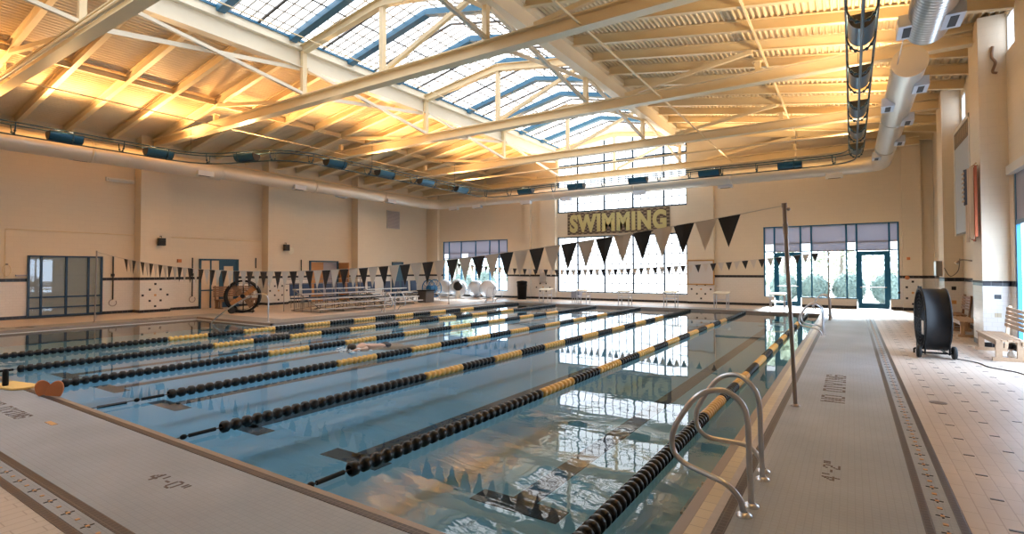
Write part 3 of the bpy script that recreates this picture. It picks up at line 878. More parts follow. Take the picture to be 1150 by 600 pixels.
for i, (x, y, z) in enumerate(LIGHTS):
    l = bpy.data.lights.new('uplight_lamp', 'SPOT'); l.energy = 560 if x < -15 else 300
    l.color = (1.0, .58, .24) if x < -15 else (1.0, .72, .42)
    l.spot_size = math.radians(150); l.spot_blend = .7; l.shadow_soft_size = .12
    o = bpy.data.objects.new('uplight_lamp', l); COL.objects.link(o); o.location = (x, y, z)
    o.rotation_euler = (PI, 0, 0)
    # the left lamps lean towards the room so their light falls on the roof slope
    if x < -15 and y < 25: o.rotation_euler = (PI, math.radians(30), 0)
    elif x > 0: o.rotation_euler = (PI, math.radians(-18), 0)

# ------------------------------------------------------------------ windows
def win(name, lbl, loc):
    r = empty(name, loc); struct(r, lbl, 'window'); return r
# tall centre windows on the far wall
mul = [CW[0]+.04, -14.39, -12.59, -10.79, -8.95, CW[1]-.02]
r = win('window_2', 'tall bright frosted window low on the far wall', (-11.7, YF, .45))
m = MB()
for i, x in enumerate(mul): m.box(x-.045, x+.045, YF+.02, YF+.14, .45, 3.96)
for z in (.49, 3.92): m.box(CW[0], CW[1], YF+.02, YF+.14, z-.04, z+.04)
m.build('window_frame', 'navy_frame', r)
m = MB(); m.box(CW[0], CW[1], YF+.10, YF+.11, .45, 3.96); m.build('pane', 'big_window', r)
m = MB()
z = .49+.57
while z < 3.9: m.box(CW[0], CW[1], YF+.085, YF+.10, z-.022, z+.022); z += .575
for i in range(5):
    a, b = mul[i], mul[i+1]; n = 4 if b-a > 1.6 else 3
    for k in range(1, n): x = a + (b-a)*k/n; m.box(x-.022, x+.022, YF+.085, YF+.10, .45, 3.95)
o = m.build('thin_muntin', mat('pale_grey_muntin', (.45, .48, .52), .5), r); o['kind'] = 'stuff'
m = MB(); m.box(CW[0]-.1, CW[1]+.1, YF-.10, YF+.02, .41, .47); m.build('window_sill', 'white_paint', r)
r = win('window_3', 'high bright frosted window under the roof gable of the far wall', (-11.7, YF, 5.48))
m = MB()
for i, x in enumerate(mul): m.box(x-.05, x+.05, YF+.02, YF+.14, 5.48, 9.4 + .19*(3.9-abs(x-X0)) )
for z in (5.52, 7.1, 8.5): m.box(CW[0], CW[1], YF+.02, YF+.14, z-.05, z+.05)
m.build('window_frame', 'navy_frame', r)
m = MB(); m.prism([(CW[0], YF+.10, 5.48), (CW[1], YF+.10, 5.48), (CW[1], YF+.10, 9.45), (X0, YF+.10, 10.2), (CW[0], YF+.10, 9.45)], (0, .01, 0)); m.build('pane', 'big_window', r)
m = MB()
z = 5.48+.57
while z < 9.9: m.box(CW[0]+ max(0, z-9.4)*4, CW[1]-max(0, z-9.4)*4, YF+.085, YF+.10, z-.022, z+.022); z += .575
for i in range(5):
    a, b = mul[i], mul[i+1]; n = 4 if b-a > 1.6 else 3
    for k in range(1, n): x = a + (b-a)*k/n; m.box(x-.022, x+.022, YF+.085, YF+.10, 5.5, 9.4)
o = m.build('thin_muntin', 'grey_muntin', r); o['kind'] = 'stuff'
o.data.materials[0] = bpy.data.materials['pale_grey_muntin']

def storefront(name, lbl, x0, x1, ztop, verts, zt1, zt2, sills, squares, doors):
    r = win(name, lbl, ((x0+x1)/2, YF, 0))
    m = MB(); w = .035
    for x, zb in verts: m.box(x-w, x+w, YF+.03, YF+.13, zb, ztop)
    m.box(x0, x1, YF+.03, YF+.13, ztop-.05, ztop)
    m.build('window_frame', 'blue_frame', r)
    m = MB()
    for z in (zt1, zt2): m.box(x0, x1, YF+.035, YF+.125, z-.03, z+.03)
    m.build('transom', 'grey_shade', r)
    m = MB()
    for a, b in sills: m.box(a, b, YF+.03, YF+.12, .42, .50)
    m.build('sill_rail', 'blue_frame', r)
    m = MB(); m.box(x0, x1, YF+.075, YF+.082, zt2, ztop)
    m.build('roller_shade', 'window_shade', r)
    m = MB()
    for a, b in squares: m.box(a, b, YF+.066, YF+.074, zt1+.03, zt2-.03)
    if squares: m.build('bright_square', 'white_square', r)
    m = MB()
    edges = sorted([x0] + [b for ab in squares for b in ab] + [x1])
    for a, b in zip(edges[:-1], edges[1:]):
        if not any(abs(a-s[0]) < .02 and abs(b-s[1]) < .02 for s in squares) and b-a > .06: m.box(a, b, YF+.07, YF+.076, zt1+.03, zt2-.03)
    m.build('lower_shade', 'window_shade', r)
    m = MB(); m.box(x0, x1, YF+.076, YF+.080, .45, zt1); 
    if doors:
        m = MB(); xs = [x0] + [c for d in doors for c in d] + [x1]
        for i in range(0, len(xs), 2): m.box(xs[i], xs[i+1], YF+.076, YF+.080, .45, zt1)
    m.build('pane', 'glass', r)
    return r
storefront('window_4', 'storefront window with blue frames at the right of the far wall', SR[0], SR[1], SR[2],
           [(-3.76, .48), (-3.29, .45), (-2.12, .45), (-1.65, .45), (-.19, .45), (.22, .45), (1.48, .45), (1.82, .48)], 2.77, 3.18,
           [(-3.8, -3.33), (-2.1, .2), (1.5, 1.85)], [(-3.72, -3.33), (-2.08, -1.69), (-.15, .18), (1.52, 1.79)], [(-3.29, -2.12), (.22, 1.48)])
storefront('window_5', 'storefront window with blue frames at the left of the far wall', SLF[0], SLF[1], SLF[2],
           [(-25.36, .45), (-24.84, .45), (-23.71, .45), (-22.4, .45), (-21.18, .45), (-20.4, .45), (-19.69, .45)], 2.72, 3.1,
           [(SLF[0], SLF[1])], [(-25.3, -24.9), (-23.66, -23.1)], [])
def glass_door(name, lbl, x0, x1, hs):
    r = empty(name, ((x0+x1)/2, YF, 0)); struct(r, lbl, 'door')
    m = MB(); y0, y1 = YF+.04, YF+.10
    m.box(x0, x0+.17, y0, y1, .02, 2.72); m.box(x1-.17, x1, y0, y1, .02, 2.72)
    m.box(x0+.17, x1-.17, y0, y1, .02, .27); m.box(x0+.17, x1-.17, y0, y1, 2.52, 2.72)
    m.build('door_frame', 'blue_frame', r)
    m = MB(); m.box(x0+.17, x1-.17, YF+.07, YF+.076, .27, 2.52); m.build('pane', 'glass', r)
    m = MB(); m.tube([(x0+.10, YF-.02, 1.02), (x1-.10, YF-.02, 1.02)], .022, 8); m.tube([(x0+.10, YF-.02, 1.02), (x0+.10, YF+.04, 1.02)], .02, 8); m.tube([(x1-.10, YF-.02, 1.02), (x1-.10, YF+.04, 1.02)], .02, 8)
    m.build('push_bar', 'stainless', r)
glass_door('door_1', 'blue framed glass door at the right of the far storefront', .25, 1.45, 1)
glass_door('door_2', 'blue framed glass door behind the tall leaning pole', -3.27, -2.14, -1)
# side window on the right wall
r = win('window_6', 'tall side window with blue frame at the right edge', (XR, 14, 0))
m = MB()
for y in (WY1-.05, 14.9, 13.7, 12.5, WY0+.05): m.box(XR+.02, XR+.14, y-.05, y+.05, 0, WZ1)
for z in (.05, 2.9): m.box(XR+.02, XR+.14, WY0, WY1, z-.05, z+.05)
m.build('window_frame', 'blue_frame', r)
m = MB(); m.box(XR+.10, XR+.11, WY0, WY1, 0, 2.9); m.build('pane', 'side_window', r)
m = MB(); m.box(XR+.03, XR+.06, WY0, WY1, 2.85, WZ1-.15); m.build('roller_shade', 'grey_shade', r)
m = MB(); m.box(XR-.10, XR+.06, WY0-.05, WY1+.1, WZ1-.15, WZ1+.05); m.build('shade_box', 'white_paint', r)
for k, (a, b, c, d) in enumerate(CL):
    r = win('window_%d' % (7+k), ['small high clerestory window beside the near column', 'small high clerestory window between the columns'][k], (XR, a, c))
    m = MB(); m.box(XR+.1, XR+.11, a, b, c, d); m.build('pane', 'clerestory', r)
    m = MB()
    for y in (a+.02, b-.02): m.box(XR+.02, XR+.1, y-.02, y+.02, c, d)
    for z in (c+.02, d-.02): m.box(XR+.02, XR+.1, a, b, z-.02, z+.02)
    m.build('window_frame', 'white_paint', r)
# left wall interior storefront
r = win('window_9', 'dark framed interior window with beige blinds on the left wall', (XL, 8, 0))
m = MB(); xs = [XL+.002, XL+.09]
for y in (6.83, 7.21, 8.0, 8.74, 9.20): m.box(xs[0], xs[1], y-.035, y+.035, .05, 2.48)
for z in (.08, .40, .82, 2.45): m.box(xs[0], xs[1], 6.81, 9.22, z-.03, z+.03)
m.build('window_frame', 'navy_frame', r)
m = MB(); m.box(XL+.01, XL+.02, 6.83, 9.2, .08, 2.45); m.build('blind', 'beige_shade', r)
m = MB(); m.box(XL+.04, XL+.045, 6.83, 9.2, .08, 2.45); m.build('pane', 'glass', r)
# left wall doors
def leftdoor(name, lbl, y0, y1, parts):
    r = empty(name, (XL, (y0+y1)/2, 0)); struct(r, lbl, 'door')
    m = MB(); h = 2.46
    m.box(XL+.002, XL+.10, y0, y0+.08, 0, h); m.box(XL+.002, XL+.10, y1-.08, y1, 0, h); m.box(XL+.002, XL+.10, y0, y1, h-.08, h)
    m.build('door_frame', 'door_blue', r)
    for a, b, k in parts:
        m = MB()
        if k == 'leaf':
            m.box(XL+.02, XL+.06, a, a+.18, 0, h-.08); m.box(XL+.02, XL+.06, b-.18, b, 0, h-.08); m.box(XL+.02, XL+.06, a+.18, b-.18, 0, .3); m.box(XL+.02, XL+.06, a+.18, b-.18, 2.1, h-.08)
            m.build('door_leaf', 'door_blue', r)
            m = MB(); m.box(XL+.03, XL+.04, a+.18, b-.18, .3, 2.1); m.build('door_pane', 'beige_shade', r)
        elif k == 'side':
            m.box(XL+.02, XL+.07, b-.03, b+.03, 0, h-.08); m.box(XL+.02, XL+.07, a, b, .86, .92); m.build('mullion', 'door_blue', r)
            m = MB(); m.box(XL+.02, XL+.03, a, b, 0, h-.08); m.build('side_pane', 'beige_shade', r)
        elif k == 'wood':
            m.box(XL+.02, XL+.07, a, b, .02, h-.1); m.build('door_leaf', 'door_wood', r)
        elif k == 'blue':
            m.box(XL+.02, XL+.07, a, b, .02, h-.1); m.build('door_leaf', 'door_blue', r)
        elif k == 'opening':
            m.box(XL+.01, XL+.02, a, b, .02, h-.1); m.build('opening_panel', 'grey_shade', r)
leftdoor('door_3', 'blue door with side light on the left wall behind the wooden bench', 13.2, 15.15, [(13.28, 13.75, 'side'), (13.78, 14.2, 'side'), (14.22, 15.07, 'leaf')])
leftdoor('door_4', 'blue framed doorway with orange wooden leaves behind the bleachers', 19.45, 21.5, [(19.53, 20.4, 'wood'), (20.4, 21.42, 'opening')])
leftdoor('door_5', 'solid blue door at the far end of the left wall', 26.1, 27.15, [(26.18, 27.07, 'blue')])
o = MB().box(XL+.02, -26.0, 21.52, 21.58, .02, 2.35).build('door_6', 'door_wood'); struct(o, 'open orange wooden door leaf standing out from the left wall', 'door')

# ------------------------------------------------------------------ SWIMMING sign
r = empty('wall_sign', (-11.8, YF-.1, 4.1)); tag(r, 'brown and tan checked sign with yellow letters reading SWIMMING', 'sign')
m = MB(); m.box(-15.04, -8.60, YF-.07, YF-.02, 4.08, 5.45); m.build('backing_board', 'sign_brown', r)
m = MB(); cw, ch = .19, .098
for j in range(14):
    for i in range(34):
        if (i+j) % 2: m.box(-15.04+i*cw, -15.04+min(34*cw, (i+1)*cw)-.02, YF-.076, YF-.069, 4.08+j*ch, 4.08+(j+1)*ch-.03)
o = m.build('check_pattern', 'sign_tan', r)
cu = bpy.data.curves.new('sign_text', 'FONT'); cu.body = 'SWIMMING'; cu.size = 1.0; cu.extrude = .03; cu.offset = .05; cu.space_character = 1.12
to = bpy.data.objects.new('sign_text', cu); COL.objects.link(to)
bpy.context.view_layer.update()
me = bpy.data.meshes.new_from_object(to.evaluated_get(bpy.context.evaluated_depsgraph_get()))
bpy.data.objects.remove(to)
xs = [v.co.x for v in me.vertices]; ys = [v.co.y for v in me.vertices]; zs_ = [v.co.z for v in me.vertices]
sx = 6.1/(max(xs)-min(xs)); sy = 1.13/(max(ys)-min(ys))
for v in me.vertices:
    x, y, z = v.co; v.co = (-14.87+(x-min(xs))*sx, YF-.12+(.03-z)*.8+.02, 4.20+(y-min(ys))*sy)
me.materials.clear(); me.materials.append(M['sign_yellow'])
o = bpy.data.objects.new('lettering', me); COL.objects.link(o); o.parent = r; o.matrix_parent_inverse = r.matrix_basis.inverted()

# ------------------------------------------------------------------ lane ropes
RX = [-1.62, -4.04, -6.44, -8.86, -11.24, -13.64, -16.02]
nmr = ['nearest the right pool edge', 'second from the right pool edge', 'third from the right pool edge', 'in the middle of the pool', 'third from the left pool edge', 'second from the left pool edge', 'nearest the left pool edge']
RZ = WZ + .045
def float_section(x, y0, y1, pitch=None, R=.072):
    pitch = pitch or (.105 if x > -2 else .14)
    m = MB(); n = max(1, round((y1-y0)/pitch)); p = (y1-y0)/n; prof = []
    for i in range(n):
        y = y0+i*p
        prof += [(.045, y), (R*.86, y+.08*p), (R, y+.16*p), (R*.98, y+.56*p), (R*.86, y+.64*p), (.045, y+.68*p)]
    return m.lathe(prof, (x, 0, RZ), 'y', 14)
starts = [3.30, 3.36, 3.42, 3.90, 3.30, 3.32, 3.5]
for k, x in enumerate(RX):
    r = empty('lane_rope', (x, PYN, RZ)); tag(r, 'black and yellow floating lane rope %s' % nmr[k], 'lane rope', 'floating lane ropes')
    MB().tube([(x, PYN, RZ+.0), (x, PYF, RZ+.0)], .008, 6).build('cable', 'cable', r)
    m = MB(); m.cyl((x, starts[k]-.36, RZ), (x, starts[k]-.06, RZ), .022, 10); m.sphere((x, starts[k]-.42, RZ), .03, .04, .03, 10, 6); m.build('tensioner', 'black_plastic', r)
    o = float_section(x, starts[k], 7.05).build('float_section', 'black_float', r)
    o['label'] = 'black floats'
    y = 7.05; c = 0
    while y < 20.6:
        L = 1.08
        o = float_section(x, y, y+L).build('float_section', 'yellow_float' if c % 2 == 0 else 'black_float', r)
        o['label'] = 'yellow floats' if c % 2 == 0 else 'black floats'
        y += L; c += 1
    o = float_section(x, y, PYF-.25).build('float_section', 'black_float', r); o['label'] = 'black floats'
# loose tensioner cable piece of the fourth lane
o = MB().cyl((-9.02, 3.05, WZ+.01), (-8.99, 3.40, WZ+.01), .02, 10).build('cable_sleeve', 'black_plastic'); tag(o, 'short black cable sleeve floating by the near edge', 'sleeve')

# ------------------------------------------------------------------ backstroke pennants
def pennant_line(y, xa, za, xb, zb, zmin, xm, first, last, gap, W, Hh, lbl):
    r = empty('pennant_line', ((xa+xb)/2, y, zmin)); tag(r, lbl, 'pennants')
    def zc(x):
        k = ((za if x < xm else zb) - zmin)/(((xa if x < xm else xb)-xm)**2); return zmin + k*(x-xm)**2
    n = 48
    MB().tube([(xa+(xb-xa)*i/n, y, zc(xa+(xb-xa)*i/n)) for i in range(n+1)], .006, 6).build('line', 'cord', r)
    x = first; i = 0
    while x > last and i < 98:
        m = MB(); w = W*.5; tip = (x + random.uniform(-.02, .02), y + random.uniform(-.03, .03), zc(x)-Hh)
        zl, zr_ = zc(x-w), zc(x+w); d = random.uniform(-.02, .02)
        a, b, c_ = (x-w, y, zl), (x, y+d, zc(x)), (x+w, y, zr_)
        th = (0, .003, 0)
        for p3 in ((a, b, tip), (b, c_, tip)): m.prism(p3, th)
        o = m.build('pennant', 'black_flag' if i % 2 == 0 else 'white_flag', r); o['label'] = 'black pennant' if i % 2 == 0 else 'white pennant'
        x -= gap; i += 1
pennant_line(7.8, -23.4, 2.57, -.74, 2.70, 1.83, -12.4, -1.43, -21.0, .313, .30, .44, 'near string of black and white triangular pennants across the pool')
pennant_line(22.3, -18.65, 2.3, -.72, 2.5, 1.87, -11.2, -1.12, -18.3, .30, .24, .34, 'far string of small black and white triangular pennants across the pool')
def pole(base, top, r_, lbl, mt='pole_metal', collar=True):
    r = empty('pennant_pole', base); tag(r, lbl, 'pole')
    b, t = Vector(base), Vector(top)
    MB().tube([b, t], r_, 12).build('pole_tube', mt, r)
    MB().lathe([(r_+.035, .0), (r_+.035, .012), (r_+.01, .03), (r_, .03)], base, 'z', 16).build('base_flange', mt, r)
    if collar:
        m = MB(); q = b + (t-b)*.86
        m.tube([q, q+(t-b)*.05], r_*1.25, 12); m.tube([t-(t-b)*.01, t+(t-b)*.012], r_*1.3, 12); m.sphere(t+Vector((.05, 0, -.05)), .025, .025, .025, 8, 6)
        m.build('collar', mt, r)
pole((-.66, 8.05, 0), (-.74, 7.8, 2.70), .026, 'tall leaning metal pole holding the near pennants on the right deck')
pole((-.70, 22.3, 0), (-.71, 22.3, 2.5), .024, 'metal pole holding the far pennants on the right deck')
pole((-23.1, 7.7, 0), (-23.15, 7.75, 2.6), .024, 'metal pole before the dark framed window on the left deck', 'pole_metal', False)
pole((-18.65, 22.3, 0), (-18.65, 22.3, 2.35), .022, 'metal pole holding the far pennants on the left deck', 'pole_metal', False)

# ------------------------------------------------------------------ ladders
def bez(pts, n=8):
    """Catmull-Rom through points"""
    P = [Vector(p) for p in pts]; P = [P[0]*2-P[1]] + P + [P[-1]*2-P[-2]]; out = []
    for i in range(1, len(P)-2):
        for k in range(n):
            t = k/n; a, b, c, d = P[i-1], P[i], P[i+1], P[i+2]
            out.append(.5*((2*b)+(-a+c)*t+(2*a-5*b+4*c-d)*t*t+(-a+3*b-3*c+d)*t**3))
    out.append(P[-2]); return out
def ladder(yc, lbl, sgn=1, xo=-.68, name='pool_ladder'):
    """sgn=1: on the right edge, reaching towards -x"""
    r = empty(name, (xo, yc, 0)); tag(r, lbl, 'ladder')
    for s in (-1, 1):
        yi = yc + s*.31; yo = yc + s*.51; ym = yc + s*.40
        P = [(0, yi, 0), (-.01, yi, .35), (-.02, yi, .66), (-.07, yi, .80), (-.20, (yi+ym)/2, .885), (-.37, ym, .83), (-.50, ym, .66), (-.575, ym, .50), (-.575, ym, .36), (-.49, ym, .27),
             (-.32, (ym+yo)/2, .24), (-.15, yo, .21), (-.05, yo, .12), (-.02, yo, 0)]
        P = [(xo + sgn*px, py, pz) for px, py, pz in P]
        MB().tube(bez(P, 6), .022, 12).build('hand_rail', 'stainless', r)
        for (x, y) in ((xo, yi), (xo - sgn*.02, yo)):
            MB().lathe([(.058, 0), (.056, .012), (.03, .028), (.024, .03)], (x, y, .0), 'z', 18).build('base_flange', 'stainless', r)
    # treads under water
    m = MB()
    for z in (-.2, -.36): m.box(xo-sgn*.5-.05, xo-sgn*.5+.05, yc-.3, yc+.3, z, z+.02)
    for s in (-1, 1): m.tube([(xo-sgn*.5, yc+s*.3, -.45), (xo-sgn*.5, yc+s*.3, -.13)], .018, 8)
    m.build('ladder_tread', 'stainless', r)
    return r
ladder(4.77, 'large stainless steel ladder rails at the near right pool edge')
ladder(17.2, 'stainless ladder rails halfway down the right pool edge')
ladder(23.4, 'stainless ladder rails at the far end of the right pool edge')
ladder(16.8, 'stainless ladder rails before the bleachers on the left edge', -1, PXL-.40)
ladder(24.6, 'stainless ladder rails at the far end of the left edge', -1, PXL-.40)
# stair hand rail in the bay
r = empty('stair_rail', (-18.2, 10.9, 0)); tag(r, 'bent steel hand rail going down into the bay of the pool', 'rail')
MB().tube(bez([(-17.75, 11.1, 0), (-17.75, 11.1, .5), (-17.77, 11.1, .85), (-17.95, 11.05, 1.0), (-18.3, 10.95, .99), (-18.7, 10.85, .86), (-19.3, 10.65, .55), (-20.0, 10.45, .12), (-20.3, 10.36, -.18), (-20.3, 10.35, -.45)], 6), .024, 10).build('hand_rail', 'stainless', r)
MB().lathe([(.06, 0), (.056, .012), (.03, .028), (.024, .03)], (-17.75, 11.1, 0), 'z', 16).build('base_flange', 'stainless', r)

# ------------------------------------------------------------------ starting blocks
def block(x, y, lbl):
    r = empty('starting_block', (x, y, 0)); tag(r, lbl, 'starting block', 'starting blocks along the far pool edge')
    m = MB(); m.prism([(x-.34, y-.30, .70), (x+.34, y-.30, .70), (x+.34, y+.34, .76), (x-.34, y+.34, .76)], (0, 0, .05))
    m.build('platform', 'cream_plastic', r, bevel=.01)
    for sx in (-1, 1):
        for sy in (-1, 1):
            m = MB(); m.tube([(x+sx*.28, y+sy*.24, 0), (x+sx*.28, y+sy*.24, .71)], .022, 8); m.cyl((x+sx*.28, y+sy*.24, 0), (x+sx*.28, y+sy*.24, .012), .05, 12)
            m.build('leg', 'stainless', r)
    m = MB()
    for sy in (-1, 1): m.tube([(x-.28, y+sy*.24, .42), (x+.28, y+sy*.24, .42)], .014, 8)
    for sx in (-1, 1): m.tube([(x+sx*.28, y-.24, .42), (x+sx*.28, y+.24, .42)], .014, 8)
    m.build('cross_bar', 'stainless', r)
    m = MB(); m.box(x-.24, x+.24, y+.26, y+.40, .34, .37); m.build('step', 'cream_plastic', r)
bl = ['leftmost, beside the black bin', 'second from the left', 'third from the left', 'fourth from the left', 'fifth from the left, below the whiteboard', 'rightmost, beside the blue doors']
for k, x in enumerate(reversed(LX)): block(x, 26.35, 'cream topped starting block on steel legs, %s' % bl[k])
r = empty('small_stand', (-13.2, 26.9, 0)); tag(r, 'small blue-grey crate stand next to the second starting block', 'stand')
MB().box(-13.45, -12.95, 26.9, 27.3, .28, .66).build('crate', 'grey_shade', r)
for a in (-13.4, -13.0):
    for b in (26.95, 27.25): MB().tube([(a, b, 0), (a, b, .28)], .015, 6).build('leg', 'stainless', r)

# ------------------------------------------------------------------ drum fans
def wheel(m, c, R, w, ax='x'):
    m.lathe([(.0, -w/2), (R*.9, -w/2), (R, -w/4), (R, w/4), (R*.9, w/2), (0, w/2)], c, ax, 20)
def drum_fan_right():
    cx, cy, cz, R, D = 1.43, 14.25, .79, .64, .44
    rt = Matrix.Rotation(math.radians(16), 4, 'Z')
    r = empty('drum_fan', (0, 0, 0)); tag(r, 'large black drum fan on two wheels standing on the right deck', 'fan')
    def bd(m, n, mt, p=None): return m.build(n, mt, p or r)
    m = MB(); h = D/2
    m.lathe([(R-.02, -h), (R, -h), (R, -h+.0), (R+.018, -h), (R+.018, -h+.03), (R, -h+.035), (R+.004, 0), (R, h-.035), (R+.018, h-.03), (R+.018, h), (R-.02, h), (R-.02, -h)], (0, 0, cz), 'x', 44)
    bd(m, 'drum', 'black_plastic')
    for s in (-1, 1):
        m = MB()
        for k in range(1, 9):
            rr = (R-.02)*k/8.5; m.tube([(s*h, rr*math.cos(2*PI*i/32), cz+rr*math.sin(2*PI*i/32)) for i in range(32)], .004, 5, closed=True)
        for k in range(12):
            a = 2*PI*k/12; m.tube([(s*h, .05*math.cos(a), cz+.05*math.sin(a)), (s*h, (R-.01)*math.cos(a), cz+(R-.01)*math.sin(a))], .005, 5)
        bd(m, 'wire_guard', 'black_plastic')
    for k in range(4):
        a = PI/4 + PI/2*k; ca, sa = math.cos(a), math.sin(a)
        m = MB(); n = 6
        vs = []
        for i in range(n+1):
            rr = .09 + (R-.13)*i/n; w = .10+.06*i/n
            for t in (-1, 1):
                y, z = rr*ca - t*w*sa, rr*sa + t*w*ca
                vs += [(t*.05, y, cz+z), (t*.05+.008, y, cz+z)]
        fs = []
        for i in range(n):
            b = i*4; fs += [(b, b+2, b+6, b+4), (b+1, b+5, b+7, b+3), (b, b+4, b+5, b+1), (b+2, b+3, b+7, b+6)]
        fs += [(0, 1, 3, 2), (n*4, n*4+2, n*4+3, n*4+1)]
        m.add(vs, fs); bd(m, 'blade', 'alu_dark')
    m = MB(); m.cyl((-.12, 0, cz), (.16, 0, cz), .10, 18); m.bar((.1, 0, cz-R+.02), (.1, 0, cz+R-.02), .04, .04); bd(m, 'motor', 'black_plastic')
    # frame, wheels
    m = MB()
    for s in (-1, 1):
        m.tube([(s*.2, -.42, .10), (s*.2, .42, .10)], .018, 8); m.tube([(s*.2, -.42, .10), (s*.2, -.50, .55)], .016, 8); m.tube([(s*.2, .42, .10), (s*.2, .48, .5)], .016, 8)
    m.tube([(-.3, -.34, .11), (.3, -.34, .11)], .018, 8); m.tube([(-.26, .4, .10), (.26, .4, .10)], .018, 8); m.tube([(-.26, .4, .1), (-.26, .4, 0)], .018, 8); m.tube([(.26, .4, .1), (.26, .4, 0)], .018, 8)
    bd(m, 'base_frame', 'black_plastic')
    for s in (-1, 1):
        m = MB(); wheel(m, (s*.29, -.34, .13), .13, .07); o = bd(m, 'wheel', 'rubber')
        m = MB(); wheel(m, (s*.29, -.34, .13), .06, .08); bd(m, 'hub', 'black_plastic', o)
    m = MB()
    for dy in (-.12, .14): m.tube([(-.2, dy-.06, cz+R+.005), (-.2, dy-.06, cz+R+.05), (-.2, dy+.06, cz+R+.05), (-.2, dy+.06, cz+R+.005)], .01, 6)
    bd(m, 'handle', 'black_plastic')
    m = MB(); m.box(-h-.03, -h-.012, -.55, -.40, .50, .78); bd(m, 'caution_plate', 'white_plastic')
    r.location = (cx, cy, 0); r.rotation_euler = (0, 0, math.radians(4))
drum_fan_right()
def fan_left():
    cx, cy, cz, R = -22.55, 12.9, .74, .70
    r = empty('drum_fan', (0, 0, 0)); tag(r, 'round black drum fan with tan blades standing by the left bench', 'fan')
    def bd(m, n, mt, p=None): return m.build(n, mt, p or r)
    m = MB(); m.lathe([(R-.07, -.22), (R+.02, -.22), (R, -.18), (R, .18), (R+.02, .22), (R-.07, .22), (R-.07, -.22)], (0, 0, cz), 'x', 40); bd(m, 'drum', 'black_plastic')
    m = MB()
    for k in (2, 4):
        rr = (R-.03)*k/4.6
        for s in (-1, 1): m.tube([(s*.16, rr*math.cos(2*PI*i/28), cz+rr*math.sin(2*PI*i/28)) for i in range(28)], .006, 5, closed=True)
    bd(m, 'wire_guard', 'black_plastic')
    for k in range(4):
        a = math.radians(38) + PI/2*k; ca, sa = math.cos(a), math.sin(a)
        m = MB(); b0, b1 = .07, R-.10; w = .115
        P = [(0, b0*ca-w*.6*-sa, cz+b0*sa+w*.6*-ca), (0, b1*ca-w*-sa, cz+b1*sa+w*-ca), (.0, b1*ca-w*sa, cz+b1*sa+w*ca), (0, b0*ca-w*.6*sa, cz+b0*sa+w*.6*ca)]
        m.prism(P, (.02, 0, 0)); bd(m, 'blade', 'door_wood' if k % 2 == 0 else 'dark_wood')
    m = MB(); m.cyl((-.12, 0, cz), (.14, 0, cz), .09, 16); m.bar((-.1, 0, cz-R+.02), (-.1, 0, cz+R-.02), .04, .04); bd(m, 'motor', 'black_plastic')
    m = MB()
    for s in (-1, 1): m.tube([(s*.2, -.45, .06), (s*.2, .45, .06)], .02, 8)
    m.tube([(-.28, -.4, .1), (.28, -.4, .1)], .02, 8); m.tube([(-.2, .4, 0), (-.2, .4, .2)], .02, 8); m.tube([(.2, .4, 0), (.2, .4, .2)], .02, 8); bd(m, 'base_frame', 'black_plastic')
    for s in (-1, 1):
        m = MB(); wheel(m, (s*.27, -.4, .15), .15, .08); bd(m, 'wheel', 'rubber')
    r.location = (cx, cy, 0); r.rotation_euler = (0, 0, math.radians(-38))
fan_left()

# ------------------------------------------------------------------ benches
def bench(x0, x1, y0, y1, zseat, back, facing, lbl, mt='wood', ztop=1.03):
    """seat spans x0..x1 (depth) and y0..y1 (length); facing: side of the front, back on the other"""
    r = empty('wooden_bench', ((x0+x1)/2, (y0+y1)/2, 0)); tag(r, lbl, 'bench')
    n = 5; w = (x1-x0)/n
    m = MB()
    for i in range(n): m.box(x0+i*w+.006, x0+(i+1)*w-.006, y0, y1, zseat-.03, zseat)
    m.build('seat', mt, r)
    m = MB(); m.box(x0+.02, x0+.05, y0+.05, y1-.05, zseat-.11, zseat-.03); m.box(x1-.05, x1-.02, y0+.05, y1-.05, zseat-.11, zseat-.03); m.build('apron', mt, r)
    for y in (y0+.12, y1-.12):
        for x in (x0+.07, x1-.07):
            m = MB(); m.box(x-.05, x+.05, y-.04, y+.04, .06, zseat-.03); m.build('leg', mt, r)
        m = MB(); m.box(x0-.03, x1+.05, y-.045, y+.045, 0, .07); m.build('foot_rail', mt, r)
    if back:
        xb = x1 if facing < 0 else x0; s = 1 if facing < 0 else -1
        m = MB(); k = 5
        for i in range(k):
            z = zseat+.13 + i*(ztop-zseat-.15)/k; off = s*(.02+.10*(z-zseat))
            m.box(min(xb+off, xb+off+s*.022), max(xb+off, xb+off+s*.022), y0, y1, z, z+(ztop-zseat-.15)/k-.018)
        m.build('backrest', mt, r)
        for y in (y0+.12, y1-.12):
            m = MB(); m.bar((xb+s*.03, y, .07), (xb+s*.115, y, ztop), .06, .05, (0, 1, 0)); m.build('back_post', mt, r)
    return r
bench(2.40, 2.86, 14.1, 16.05, .43, True, -1, 'light slatted wooden bench with backrest by the near column')
bench(2.45, 2.90, 18.55, 20.55, .43, False, -1, 'low wooden bench without backrest beyond the near column')
bench(2.50, 2.95, 20.95, 22.3, .45, True, -1, 'darker wooden bench with slatted backrest behind the drum fan', 'dark_wood')
bench(-26.25, -25.75, 13.55, 15.6, .45, True, 1, 'brown wooden bench before the blue door on the left wall', 'dark_wood', 1.12)
